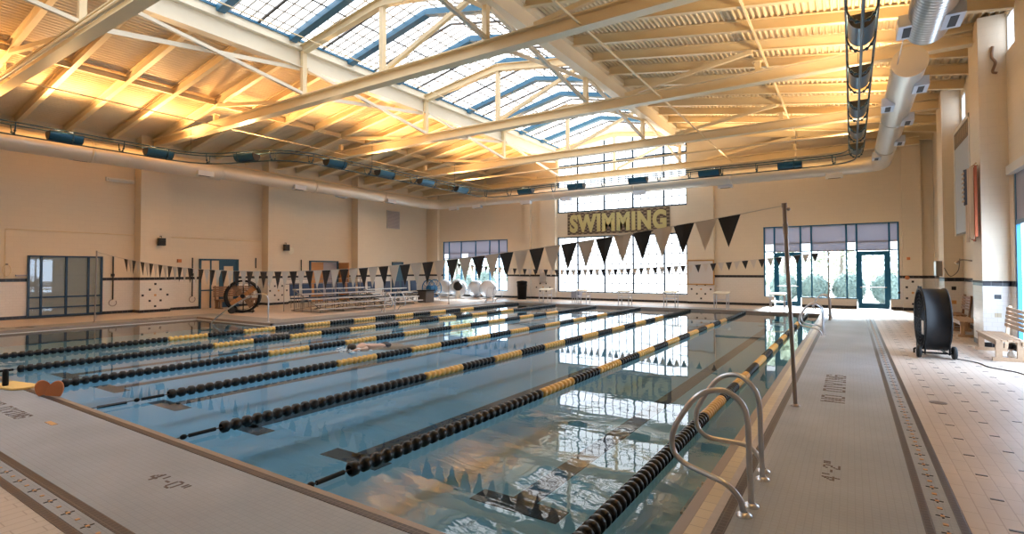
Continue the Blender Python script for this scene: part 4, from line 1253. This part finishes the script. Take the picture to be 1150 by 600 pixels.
# benches' neighbours
o = MB().sphere((2.92, 14.9, .11), .10, .16, .10, 14, 8).build('gear_bag', 'black_plastic'); tag(o, 'small dark bag lying under the near wooden bench', 'bag')
o = MB().sphere((2.72, 14.45, .10), .09, .13, .09, 14, 8).build('white_ball', 'white_plastic'); tag(o, 'white ball lying under the near wooden bench', 'ball')
r = empty('wall_shelf', (2.9, 18.7, .6)); tag(r, 'white wall shelf with bottles between the near column and low bench', 'shelf')
MB().box(2.78, XR, 17.9, 18.45, .66, .70).build('shelf_board', 'white_plastic', r)
MB().box(2.80, XR, 17.95, 18.4, .05, .62).build('cabinet', 'white_paint', r)
for i, (dy, h) in enumerate(((0, .18), (.12, .14), (.24, .2))):
    o = MB().cyl((2.88, 18.02+dy, .70), (2.88, 18.02+dy, .70+h), .04, 12).build('bottle', 'white_plastic'); tag(o, ['white bottle at the near end of the wall shelf', 'short white bottle in the middle of the wall shelf', 'tall white bottle at the far end of the wall shelf'][i], 'bottle', 'bottles on the wall shelf')
# rescue tube on wall
o = MB().tube(bez([(3.0, 19.3, 1.55), (3.0, 19.3, 1.35), (3.0, 19.32, 1.1), (3.0, 19.34, .92), (3.0, 19.34, .85)], 5), .10, 14, rad=None).build('rescue_tube', 'cream_plastic')
tag(o, 'cream rescue tube hanging on the right wall', 'rescue tube')
# shower / hose
r = empty('wall_shower', (2.9, 21.4, 2.1)); tag(r, 'wall shower head with thin hose left of the flag', 'shower')
MB().tube(bez([(XR, 20.9, 2.10), (2.85, 20.9, 2.14), (2.75, 20.9, 2.10)], 5), .02, 8).build('shower_arm', 'pole_metal', r)
MB().cyl((2.75, 20.9, 2.10), (2.70, 20.9, 2.02), .03, 12, .06).build('shower_head', 'pole_metal', r)
MB().tube(bez([(XR-.02, 20.3, 2.05), (XR-.04, 20.25, 1.5), (XR-.06, 20.1, 1.2), (XR-.05, 19.95, 1.5), (XR-.02, 20.0, 2.0)], 6), .010, 6).build('hose', 'cable', r)
o = MB().box(XR-.08, XR, 19.9, 20.25, 1.92, 2.06).build('paper_dispenser', 'blue_reel'); tag(o, 'small blue box on the right wall above the rescue tube', 'box')
r = empty('wall_box', (2.55, 23.3, 2)); tag(r, 'grey control box on the column behind the fan', 'box')
MB().box(2.44, 2.6, 22.95, 23.5, 1.62, 2.14).build('box_body', 'alu_dark', r); MB().box(2.43, 2.44, 22.98, 23.47, 1.65, 2.11).build('box_cover', 'alu', r)
o = MB().tube(bez([(2.60, 22.53, 1.9), (2.75, 22.50, 1.62), (2.95, 22.50, 1.8), (3.0, 22.50, 2.2)], 6), .012, 6).build('cable_loop', 'cable'); tag(o, 'thin grey cable looping on the column behind the fan', 'cable')
o = MB().box(2.10, 2.22, YF-.26, YF-.22, 2.28, 2.40).build('fire_alarm', 'kick_orange'); tag(o, 'small red alarm box right of the storefront', 'alarm')
o = MB().sphere((2.1, YF-.27, 1.48), .09, .05, .09, 12, 8).build('alarm_bell', 'kick_orange'); tag(o, 'round orange bell on the black tile stripe right of the storefront', 'bell')

# scoreboard and flag
r = empty('scoreboard', (2.85, 20.3, 3)); tag(r, 'pale grey scoreboard with a brown lettering band on the right wall', 'scoreboard')
MB().box(2.80, 2.98, 19.1, 21.5, 2.95, 5.62).build('board_panel', 'board_face', r)
MB().box(2.79, 2.98, 19.1, 21.5, 5.62, 6.10).build('header_band', 'board_brown', r)
m = MB()
for i in range(9): m.box(2.782, 2.79, 19.25+i*.25, 19.36+i*.25, 5.72, 6.0)
m.build('header_mark', 'sign_tan', r)
m = MB(); m.box(2.78, 3.0, 19.0, 19.1, 2.9, 6.2); m.box(2.78, 3.0, 21.5, 21.6, 2.9, 6.2); m.box(2.78, 3.0, 19.0, 21.6, 6.1, 6.2); m.build('board_frame', 'white_paint', r)
m = MB()
for y in (19.5, 21.1): m.box(2.98, XR, y-.05, y+.05, 3.2, 5.9)
m.build('mounting_bracket', 'white_paint', r)
r = empty('national_flag', (2.5, 17, 3.5)); tag(r, 'striped red and white flag with blue canton hanging on the near column', 'flag')
def wavy(y0, y1, z0, z1, mt, nm, x=2.50, ny=10):
    m = MB(); vs = []; fs = []
    for j in range(2):
        for i in range(ny+1):
            y = y0+(y1-y0)*i/ny; xx = x + .035*math.sin(y*23)
            vs += [(xx, y, z0 if j == 0 else z1), (xx+.006, y, z0 if j == 0 else z1)]
    k = 2*(ny+1)
    for i in range(ny):
        b = 2*i; fs += [(b, b+2, k+b+2, k+b), (b+1, k+b+1, k+b+3, b+3)]
    fs += [(0, k, k+1, 1)]; m.add(vs, fs, True); m.build(nm, mt, r)
for i in range(7): wavy(16.35+i*.14, 16.35+(i+1)*.14, 2.62 - .05*(i % 3), 4.32, 'flag_red' if i % 2 == 0 else 'flag_white', 'stripe', 2.50 - .05*(i % 2))
wavy(16.95, 17.33, 3.45, 4.34, 'flag_blue', 'canton', 2.42)
m = MB()
for a in range(3):
    for b in range(7): m.cbox((2.375, 17.02+a*.12, 3.55+b*.115), .012, .05, .05)
m.build('star', 'flag_white', r)
MB().tube([(2.5, 16.3, 4.36), (2.5, 17.4, 4.36)], .015, 8).tube([(2.5, 16.7, 4.36), (2.6, 16.7, 4.36)], .012, 6).tube([(2.5, 17.3, 4.36), (2.6, 17.3, 4.36)], .012, 6).build('flag_rod', 'board_wood', r)
o = MB().tube(bez([(2.86, 16.42, 7.1), (2.84, 16.40, 6.85), (2.90, 16.40, 6.7), (2.85, 16.40, 6.5), (2.93, 16.4, 6.45)], 6), .03, 8).build('cable_coil', 'dark_wood'); tag(o, 'brown bundle of cable high on the near column', 'cable')

# whiteboard
r = empty('whiteboard', (-6.9, 29.4, 1.7)); tag(r, 'blank whiteboard with orange wooden frame on the far wall', 'whiteboard')
MB().box(-7.55, -6.22, 29.42, 29.45, 1.08, 2.35).build('board_panel', 'whiteboard', r)
m = MB(); m.box(-7.6, -6.17, 29.40, 29.46, 2.33, 2.40); m.box(-7.6, -6.17, 29.40, 29.46, 1.04, 1.10); m.box(-6.24, -6.17, 29.40, 29.46, 1.1, 2.33); m.box(-7.6, -7.55, 29.40, 29.46, 1.1, 2.33); m.build('board_frame', 'board_wood', r)
# power cords on the floor
pipe('power_cord', bez([(1.75, 13.95, .02), (2.05, 13.6, .012), (2.15, 13.1, .012), (2.45, 12.7, .012), (2.55, 12.1, .012), (2.60, 11.75, .012)], 6), .011, 'cable', 'black power cord running from the drum fan across the floor', 'cord', 6)
o = MB().box(2.56, 2.68, 11.62, 11.78, .0, .05).build('cord_plug', 'black_plastic'); tag(o, 'black plug block where the two cords meet', 'plug')
pipe('extension_cord', bez([(2.50, 11.25, .012), (2.62, 11.1, .012), (2.85, 11.15, .012), (3.08, 11.1, .012)], 6), .012, 'orange_cord', 'orange extension cord at the right edge of the floor', 'cord', 6)
o = MB().cyl((.98, 9.3, 0), (.98, 9.3, .004), .10, 20).build('floor_drain', 'pole_metal'); tag(o, 'round floor drain in the beige tiles', 'drain')

# ------------------------------------------------------------------ kickboards near the left
def kick_outline(L=.46, W=.30, n=12):
    pts = [(-W/2, 0), (W/2, 0)]
    for i in range(n+1):
        a = PI*i/n; pts.append((W/2*math.cos(a), L-.15+.15*math.sin(a)))
    return pts
r = empty('kickboard', (-10.9, 2.72, 0)); tag(r, 'flat yellow foam kickboard lying on the near left deck', 'kickboard')
m = MB(); pts = kick_outline(.80, .36)
c, s = math.cos(math.radians(-78)), math.sin(math.radians(-78))
m.prism([(-11.62 + (px*c - py*s)*1.0, 2.62 + px*s + py*c, .002) for px, py in pts], (0, 0, .035)); m.build('foam_board', 'kick_yellow', r, bevel=.01)
for k, (x, y, tl_, tw) in enumerate(((-10.10, 2.78, -.35, .25), (-9.86, 2.80, .30, -.25))):
    m = MB(); hx_, hy_ = math.cos(1.29+tw), math.sin(1.29+tw)      # the boards stand on edge, leaning apart like an open book
    P = []
    for px, py in kick_outline(.235, .19):
        a_ = px*math.cos(tl_) + py*math.sin(tl_); z_ = -px*math.sin(tl_) + py*math.cos(tl_)
        P.append((x + hx_*a_, y + hy_*a_ - .0, max(.004, z_+.01)))
    m.prism(P, (hy_*.045, -hx_*.045, 0)); o = m.build('kickboard', 'kick_orange', bevel=.006)
    tag(o, ['orange foam kickboard standing on edge, left of the pair', 'orange foam kickboard standing on edge, right of the pair'][k], 'kickboard', 'orange kickboards on the pool edge')
o = MB().lathe([(0, 0), (.035, 0), (.04, .02), (.04, .2), (.035, .235), (.025, .24), (.03, .26), (0, .26)], (-11.26, 2.60, .036), 'z', 18).build('black_bottle', 'black_plastic'); tag(o, 'black upright bottle on the near deck at the left edge', 'bottle')
o = MB().box(-8.28, -8.04, 2.27, 2.33, .002, .006).build('orange_tile_mark', 'orange_tile'); tag(o, 'single orange accent tile in the near deck', 'floor tile')

# ------------------------------------------------------------------ swimmer
def skin_body(nm, verts, edges, radii, mt, parent, sub=2):
    me = bpy.data.meshes.new(nm); me.from_pydata(verts, edges, []); me.update()
    me.materials.append(M[mt])
    o = bpy.data.objects.new(nm, me); COL.objects.link(o); o.parent = parent; o.matrix_parent_inverse = parent.matrix_basis.inverted()
    sk = o.modifiers.new('skin', 'SKIN'); sk.use_smooth_shade = True
    for i, rr in enumerate(radii): me.skin_vertices[0].data[i].radius = rr if isinstance(rr, tuple) else (rr, rr)
    me.skin_vertices[0].data[0].use_root = True
    ss = o.modifiers.new('sub', 'SUBSURF'); ss.levels = sub; ss.render_levels = sub
    return o
hx, hy, hz = -10.45, 8.80, WZ+.012
r = empty('swimmer', (hx, hy+.9, WZ)); tag(r, 'person swimming front crawl towards the near end, dark haired', 'person')
d = Vector((.17, 1.0, 0)).normalized(); sd = Vector((d.y, -d.x, 0))
def W(f, s, z): p = Vector((hx, hy, 0)) + d*f + sd*s; return (p.x, p.y, hz+z-.03*max(0, f-.3))
V = [W(.92, 0, -.03), W(.70, 0, -.02), W(.45, 0, -.02), W(.22, 0, -.03), W(.12, 0, -.02), W(.0, 0, .0), W(-.10, 0, -.02),       # 0 pelvis ..6 head
     W(.28, .19, -.03), W(.10, .30, -.02), W(-.15, .36, .00), W(-.25, .36, -.02),                                                  # 7.. right arm reaching forward
     W(.28, -.19, -.02), W(.45, -.30, .05), W(.60, -.30, -.05), W(.68, -.28, -.10),                                               # 11.. left arm pulling
     W(1.00, .10, -.05), W(1.38, .11, -.08), W(1.75, .10, -.07), W(1.90, .10, -.10),
     W(1.00, -.10, -.05), W(1.38, -.13, -.04), W(1.74, -.12, -.12), W(1.88, -.12, -.14)]
E_ = [(0, 1), (1, 2), (2, 3), (3, 4), (4, 5), (5, 6), (3, 7), (7, 8), (8, 9), (9, 10), (3, 11), (11, 12), (12, 13), (13, 14), (0, 15), (15, 16), (16, 17), (17, 18), (0, 19), (19, 20), (20, 21), (21, 22)]
Rr = [(.15, .10), (.13, .09), (.16, .10), (.14, .09), .06, .095, .08, .06, .048, .038, .030, .06, .048, .038, .030, .085, .055, .038, .03, .085, .055, .038, .03]
skin_body('body', V, E_, Rr, 'skin', r)
m = MB(); m.sphere(W(-.03, 0, .035), .10, .12, .095, 16, 10); m.build('hair', 'hair', r)
m = MB()
for f, s in ((.83, 0), (.95, 0)): pass
m.sphere(W(.95, 0, -.015), .175, .15, .10, 16, 10); m.build('swim_trunks', 'trunk_dark', r)
for s, f in ((.36, -.28), (-.28, .70)):       # fingers of both hands
    for i in range(5):
        off = (i-2)*.018; L = (.06, .075, .082, .076, .055)[i]
        MB().tube([W(f+.03, s+off*.8, -.02), W(f-L*.5, s+off, -.025), W(f-L, s+off*1.1, -.035)], .009, 6, rad=[.010, .009, .006]).build('finger', 'skin', r)
m = MB()
for i in range(46):
    f, s = random.uniform(-.45, .5), random.gauss(0, .30); q = random.uniform(.008, .035)
    m.sphere(W(f, s, -.035+q*.3+abs(random.gauss(0, .02))), q*1.7, q*1.4, q*.6, 8, 5)
for i in range(24):
    f, s = random.uniform(1.6, 2.1), random.gauss(0, .14); q = random.uniform(.008, .02)
    m.sphere(W(f, s, -.03), q*1.8, q*1.4, q*.6, 8, 5)
o = m.build('water_splash', 'foam'); tag(o, 'small white splashes around the swimmer', 'splash', kind='stuff')

# ------------------------------------------------------------------ bleachers
def bleachers(y0, y1, x_front, lbl, rows, nfr=4, dx=-.62, z0=.36, dz=.20, top=True):
    r = empty('bleachers', (x_front, (y0+y1)/2, 0)); tag(r, lbl, 'bleachers')
    for k in range(rows):
        x = x_front + dx*k; z = z0 + dz*k
        m = MB(); m.box(x-.13, x+.13, y0+.12*k, y1+.12*k, z, z+.045); m.build('seat_plank', 'alu', r)
        m = MB(); m.box(x+.18, x+.42, y0+.12*k, y1+.12*k, z-.20, z-.16); m.build('foot_plank', 'alu', r)
    for i in range(nfr):
        y = y0 + .35 + (y1-y0-.7)*i/(nfr-1); m = MB()
        xb = x_front + dx*(rows-1)
        m.tube([(x_front+.1, y, .03), (xb-.2, y, .03)], .02, 6)
        m.tube([(x_front+.15, y, .12), (xb, y, z0+dz*(rows-1))], .016, 6)
        m.tube([(x_front+.1, y, .35), (xb-.1, y, .05)], .014, 6)
        for k in range(rows): m.tube([(x_front+dx*k, y, .0), (x_front+dx*k, y, z0+dz*k)], .018, 6)
        m.build('support_frame', 'alu_dark', r)
    if top:
        xb = x_front + dx*(rows-1) - .25; zt_ = z0 + dz*(rows-1)
        m = MB()
        for z in (.28, .5): m.tube([(xb, y0, zt_+z), (xb, y1+.3, zt_+z)], .018, 6)
        for i in range(6): y = y0 + (y1-y0)*i/5; m.tube([(xb, y, .0), (xb, y, zt_+.5)], .016, 6)
        m.build('back_rail', 'alu_dark', r)
    return r
bleachers(14.3, 18.7, -19.55, 'grey aluminium bleachers with four plank rows on the left deck', 4, 4, -.62, .36, .20)
bleachers(18.9, 21.9, -20.6, 'second aluminium bleachers farther along the left deck', 3, 3, -.6, .38, .22, False)
# team bench chairs behind
def chair(x, y, lbl):
    r = empty('stadium_chair', (x, y, 0)); tag(r, lbl, 'chair', 'navy chairs behind the bleachers')
    MB().box(x-.24, x+.24, y-.27, y+.27, .44, .50).build('seat', 'navy_plastic', r, bevel=.02)
    m = MB(); m.prism([(x-.26, y-.27, .58), (x-.30, y-.27, 1.22), (x-.30, y+.27, 1.22), (x-.26, y+.27, .58)], (.05, 0, 0)); m.build('backrest', 'navy_plastic', r, bevel=.02)
    for a in (-.2, .2):
        for b in (-.22, .22): MB().tube([(x+a, y+b, 0), (x+a, y+b, .45)], .015, 6).build('leg', 'alu_dark', r)
    for b in (-.22, .22): MB().tube([(x-.24, y+b, .44), (x-.28, y+b, .9)], .015, 6).build('back_post', 'alu_dark', r)
for k in range(8): chair(-23.4, 16.2+.72*k, 'dark navy chair in the row behind the bleachers, %s from the near end' % ORD[k])
for k in range(4): chair(-23.2, 22.3+.75*k, 'dark navy chair in the far group by the left wall, %s from the near end' % ORD[k])
# reel, bin, cart
r = empty('hose_reel', (-22.3, 25.0, 0)); tag(r, 'blue round reel standing beside the grey storage bin', 'reel')
m = MB()
for y in (24.72, 25.28): m.tube([(-22.3+.55*math.cos(2*PI*i/28), y, .72+.55*math.sin(2*PI*i/28)) for i in range(28)], .035, 8, closed=True)
for k in range(6):
    a = PI*k/6
    for y in (24.72, 25.28): m.tube([(-22.3+.55*math.cos(a), y, .72+.55*math.sin(a)), (-22.3-.55*math.cos(a), y, .72-.55*math.sin(a))], .015, 6)
m.build('reel_wheel', 'blue_reel', r)
MB().cyl((-22.3, 24.7, .72), (-22.3, 25.3, .72), .22, 16).build('wound_hose', 'blue_reel', r)
m = MB()
for y in (24.65, 25.35): m.tube([(-22.7, y, .0), (-22.3, y, .72), (-21.9, y, .0)], .02, 6)
m.build('reel_stand', 'alu_dark', r)
r = empty('storage_bin', (-20.9, 22.9, 0)); tag(r, 'grey square storage bin at the far end of the bleachers', 'bin')
MB().box(-21.25, -20.6, 22.6, 23.3, .0, .66).build('bin_body', 'grey_bin', r, bevel=.02); MB().box(-21.3, -20.55, 22.55, 23.35, .66, .72).build('bin_lid', 'black_plastic', r, bevel=.01)
r = empty('trash_can', (-17.75, 28.5, 0)); tag(r, 'black cylindrical bin against the far wall', 'bin')
MB().lathe([(0, 0), (.28, 0), (.32, 1.05), (.34, 1.05), (.34, 1.12), (.30, 1.16), (0, 1.2)], (-17.75, 28.5, 0), 'z', 24).build('bin_body', 'black_plastic', r)
m = MB(); m.lathe([(.335, 0), (.345, .02), (.335, .04)], (-17.75, 28.5, .85), 'z', 24); m.build('rim_band', 'black_plastic', r)
# white round things before the left storefront
for k, (x, y, R_) in enumerate(((-24.3, 28.6, .60), (-23.0, 28.5, .62), (-21.75, 28.9, .58), (-20.5, 28.6, .60))):
    r = empty('inflatable_ball', (x, y, 0)); tag(r, ['big white inflatable ball in the far left corner', 'big white inflatable ball left of the dark ball', 'big white inflatable ball right of the dark ball', 'big white inflatable ball nearest the far left ladder'][k], 'inflatable', 'white inflatables before the left storefront')
    MB().sphere((x, y, R_), R_, R_, R_, 28, 18).build('skin', 'clear_ball', r)
    m = MB(); m.tube([(x+(R_+.004)*math.cos(2*PI*i/30), y, R_+(R_+.004)*math.sin(2*PI*i/30)) for i in range(30)], .008, 5, closed=True); m.cyl((x, y-R_-.01, R_), (x, y-R_+.03, R_), .03, 10)
    m.build('seam_and_valve', 'white_plastic', r)
o = MB().sphere((-22.2, 27.5, .80), .32, .32, .32, 20, 12).build('dark_ball', 'black_float'); tag(o, 'dark ball propped between the white inflatables', 'ball')
o = MB().cyl((-22.2, 27.5, 0), (-22.2, 27.5, .50), .16, 14).build('ball_stand', 'white_plastic'); tag(o, 'white drum stand under the dark ball', 'stand')
# small table frame near far left
r = empty('low_table', (-20.3, 25.9, 0)); tag(r, 'low grey metal table frame near the far left ladder', 'table')
MB().box(-21.9, -20.4, 24.4, 25.2, .40, .44).build('table_top', 'alu', r)
for a in (-21.85, -20.45):
    for b in (24.45, 25.15): MB().tube([(a, b, 0), (a, b, .40)], .015, 6).build('leg', 'stainless', r)

# ------------------------------------------------------------------ wall bits on the left
def hook(y, lbl, zt_=2.5, x=-26.9):
    r = empty('rescue_hook', (x, y, .4)); tag(r, lbl, 'rescue pole', 'shepherd hooks on the left wall')
    MB().tube([(x, y, .62), (x, y, zt_)], .03, 8).build('pole_shaft', 'speaker', r)
    MB().tube([(x+.0, y+.14*math.cos(a), .48+.14*math.sin(a)) for a in [PI*.5+2*PI*.86*i/14 for i in range(15)]], .016, 6).build('hook_loop', 'pole_metal', r)
    MB().box(XL, x+.03, y-.05, y+.05, 1.62, 1.74).build('wall_clip', 'speaker', r)
hook(9.6, 'dark rescue hook on the left wall beside the dark framed window')
hook(12.86, 'dark rescue hook on the left wall before the blue door')
o = MB().tube([(-26.96, 16.12, 2.0), (-26.96, 16.12, 2.55)], .03, 8).build('mop_handle', 'speaker'); tag(o, 'short dark handle hanging on the left wall behind the fan', 'handle')
o = MB().tube([(-26.96, 18.9, 1.7), (-26.96, 18.9, 2.5)], .03, 8).build('mop_handle', 'speaker'); tag(o, 'short dark handle hanging on the left wall by the wooden doors', 'handle')
for y, z, l in ((11.2, 3.18, 'black loudspeaker on the left pilaster above the tile diamond'), (17.45, 3.14, 'black loudspeaker on the left wall above the bleachers')):
    r = empty('loudspeaker', (-26.3, y, z)); tag(r, l, 'speaker')
    MB().box(-26.33, -26.12, y-.14, y+.14, z-.17, z+.17).build('cabinet', 'speaker', r, bevel=.01)
    MB().cyl((-26.12, y, z-.03), (-26.11, y, z-.03), .09, 18).build('cone', 'rubber', r)
    m = MB(); m.tube([(-26.40, y, z+.05), (-26.3, y, z+.05)], .02, 6); m.tube([(-26.25, y, z+.17), (-26.25, y, z+.26), (-26.4, y, z+.26)], .015, 6); m.build('bracket', 'speaker', r)
pipe('wall_conduit', [(-26.97, 6.15, 1.6), (-26.97, 6.15, 3.47), (-26.97, 10.4, 3.47)], .015, 'rafter_paint', 'thin painted conduit on the left wall above the dark framed window', 'conduit')
pipe('wall_conduit', [(-26.97, 11.7, 3.46), (-26.97, 16.45, 3.46)], .015, 'rafter_paint', 'thin painted conduit on the left wall above the blue door', 'conduit')
r = empty('wall_light', (-26.85, 10.05, 5.85)); tag(r, 'white tube light fixture high on the left wall', 'wall light')
MB().box(-26.99, -26.86, 9.3, 10.35, 5.76, 5.92).build('housing', 'white_plastic', r); MB().cyl((-26.84, 9.35, 5.84), (-26.84, 10.3, 5.84), .045, 12).build('tube_cover', 'white_plastic', r)
r = empty('wall_vent', (-26.9, 26.2, 5.4)); tag(r, 'grey square louvred vent high on the left wall', 'vent')
MB().box(-26.99, -26.93, 25.6, 26.8, 4.8, 6.05).build('vent_frame', 'alu', r)
m = MB()
for i in range(14): m.box(-26.93, -26.90, 25.66, 26.74, 4.87+i*.083, 4.90+i*.083)
m.build('louvre', 'grey_shade', r)
o = MB().box(-26.99, -26.93, 12.2, 12.38, 2.26, 2.42).build('alarm_plate', 'kick_orange'); tag(o, 'small orange alarm plate on the left wall before the blue door', 'alarm')
o = MB().cyl((-26.99, 18.2, 3.0), (-26.93, 18.2, 3.0), .20, 20).build('wall_disc', 'cream_plastic'); tag(o, 'pale round disc on the left wall above the bleachers', 'disc')
r = empty('wall_hook_rack', (-26.9, 6.3, 1.7)); tag(r, 'small coiled hose on hook at the left end of the left wall', 'hose')
MB().tube([(-26.93, 6.2+.12*math.cos(2*PI*i/16), 1.9+.22*math.sin(2*PI*i/16)) for i in range(16)], .012, 6, closed=True).build('hose_coil', 'rafter_paint', r)
MB().cyl((-26.99, 6.2, 2.12), (-26.88, 6.2, 2.12), .03, 10).build('hook', 'pole_metal', r)
o = MB().box(-26.99, -26.9, 6.45, 6.78, 1.66, 1.72).build('wall_shelf', 'grey_shade'); tag(o, 'short grey shelf beside the dark framed window', 'shelf')
m = MB()
for k, (y, z) in enumerate(((10.6, 2.62), (11.1, 2.6), (12.0, 2.6), (16.0, 2.75), (16.9, 2.6), (17.5, 2.6), (18.3, 2.6))):
    pass
o = MB().box(-16.95, -16.5, 29.40, 29.48, 1.1, 1.75).build('towel_dispenser', 'alu'); tag(o, 'grey metal dispenser on the pilaster left of the tall window', 'dispenser')

# ------------------------------------------------------------------ outdoors
m = MB(); m.box(-60, 40, YF+TH, 130, -.32, -.12)
struct(m.build('ground', 'grass'), 'pale lawn outside the far windows', 'ground')
m = MB(); m.box(-60, 40, YF+TH+.05, YF+4.2, -.12, -.08); struct(m.build('path', 'path'), 'pale concrete path outside the far windows', 'path')
def leaf_ball(m, c, rx, rz, n, s):
    c = Vector(c)
    for i in range(n):
        u = random.uniform(-1, 1); a = random.uniform(0, 2*PI); q = math.sqrt(1-u*u)
        d = Vector((q*math.cos(a), q*math.sin(a), u)); k = random.uniform(.86, 1.03)
        p = c + Vector((d.x*rx*k, d.y*rx*k, d.z*rz*k))
        t = d.cross(Vector((random.gauss(0, 1), random.gauss(0, 1), random.gauss(0, 1)))).normalized(); b = d.cross(t)
        t = (t + d*random.uniform(-.5, .5))*s*random.uniform(.7, 1.3); b = b*s*.6
        m.add([p-t, p+b, p+t, p-b], [(0, 1, 2, 3)])
def bush(x, y, R_, lbl, seed):
    random.seed(seed)
    r = empty('round_bush', (x, y, -.1)); tag(r, lbl, 'bush', 'round clipped bushes outside')
    m = MB(); m.sphere((x, y, R_*1.02), R_*.9, R_*.9, R_*.98, 24, 14); leaf_ball(m, (x, y, R_*1.05), R_, R_*1.08, 1500, .07); m.build('foliage', 'bush', r)
    MB().cyl((x, y, -.12), (x, y, .4), .06, 8).build('stem', 'bark', r)
bush(-3.25, 33.5, .78, 'round grey-green bush outside, leftmost behind the right storefront', 1)
bush(-1.72, 33.5, .76, 'round grey-green bush outside, second from left behind the right storefront', 2)
bush(-.12, 33.5, .80, 'round grey-green bush outside beside the right glass door', 3)
bush(1.60, 33.5, .80, 'round grey-green bush outside, rightmost behind the right storefront', 4)
bush(-26.6, 33.6, .80, 'round grey-green bush outside behind the left storefront, left one', 5)
bush(-24.4, 33.8, .85, 'round grey-green bush outside behind the left storefront, right one', 6)
def tree(x, y, h, R_, lbl, seed):
    random.seed(seed)
    r = empty('tree', (x, y, -.1)); tag(r, lbl, 'tree', 'trees beyond the lawn')
    m = MB(); m.tube([(x, y, -.2), (x+.1, y, h*.4), (x, y+.1, h*.8)], .2, 8, rad=[.22, .15, .06])
    for k in range(5):
        a = random.uniform(0, 2*PI); m.tube([(x, y, h*(.35+.08*k)), (x+R_*.7*math.cos(a), y+R_*.7*math.sin(a), h*(.6+.07*k))], .05, 6)
    m.build('trunk', 'bark', r)
    m = MB()
    for k in range(9):
        a = random.uniform(0, 2*PI); q = random.uniform(0, .6)*R_
        leaf_ball(m, (x+q*math.cos(a), y+q*math.sin(a), h*random.uniform(.5, .85)), R_*.6, R_*.5, 260, .22)
    m.build('crown', 'tree_leaf', r)
tx = [(-12, 68, 8, 3.6), (-5.5, 58, 9, 3.2), (-1, 69, 9, 3.6), (4.5, 58, 9, 3.4), (9, 70, 10, 4), (-48, 58, 9, 4), (-41, 69, 8, 4), (-56, 69, 9, 4)]
tn = ['behind the right storefront, leftmost', 'behind the leaning pole', 'behind the middle pane of the right storefront', 'behind the right glass door', 'behind the right storefront, rightmost', 'behind the left storefront, middle', 'behind the left storefront, rightmost', 'behind the left storefront, leftmost']
for k, (x, y, h, R_) in enumerate(tx): tree(x, y, h, R_, 'hazy olive tree beyond the lawn ' + tn[k], 20+k)
m = MB(); random.seed(99)
for k in range(60):
    x = -70 + k*2.0; leaf_ball(m, (x, 78+random.uniform(-2, 2), 1.8), 2.0, 2.2, 90, .35)
o = m.build('hedge_row', 'tree_leaf'); tag(o, 'long hazy hedge at the end of the lawn', 'hedge', kind='stuff')

# ------------------------------------------------------------------ world
w = bpy.data.worlds.new('world'); SC.world = w; w.use_nodes = True
bg = w.node_tree.nodes['Background']; bg.inputs[0].default_value = (.76, .87, 1.0, 1); bg.inputs[1].default_value = 6.0

sl = bpy.data.lights.new('sun', 'SUN'); sl.energy = 12; sl.angle = math.radians(14); sl.color = (.95, .97, 1.0)
so = bpy.data.objects.new('sun', sl); COL.objects.link(so)
so.rotation_euler = (Vector((.12, -1, -.52))).to_track_quat('-Z', 'Y').to_euler()

# ------------------------------------------------------------------ camera
f_px, yaw, pit, rol, shy = 586.7968, 33.0049, 1.2317, -0.1308, -8.6526
y_, t_, r_ = map(math.radians, (yaw, pit, rol))
F = Vector((-math.sin(y_)*math.cos(t_), math.cos(y_)*math.cos(t_), math.sin(t_)))
R = Vector((math.cos(y_), math.sin(y_), 0)); U = R.cross(F)
R2 = R*math.cos(r_) + U*math.sin(r_); U2 = -R*math.sin(r_) + U*math.cos(r_)
cd = bpy.data.cameras.new('camera'); cam = bpy.data.objects.new('camera', cd); COL.objects.link(cam)
mt = Matrix((( R2.x, U2.x, -F.x, 0), (R2.y, U2.y, -F.y, 0), (R2.z, U2.z, -F.z, 1.842), (0, 0, 0, 1)))
cam.matrix_world = mt
cd.sensor_width = 36; cd.lens = f_px/1150*36; cd.shift_y = shy/1150; cd.clip_start = .05; cd.clip_end = 500
SC.camera = cam

vs = SC.view_settings
vs.view_transform = 'Standard'; vs.look = 'None'; vs.exposure = 0.50; vs.gamma = 1.0; vs.use_curve_mapping = False
SC.cycles.max_bounces = 8; SC.cycles.diffuse_bounces = 4; SC.cycles.glossy_bounces = 4; SC.cycles.transparent_max_bounces = 12
SC.cycles.caustics_reflective = False; SC.cycles.caustics_refractive = False; SC.cycles.sample_clamp_indirect = 6
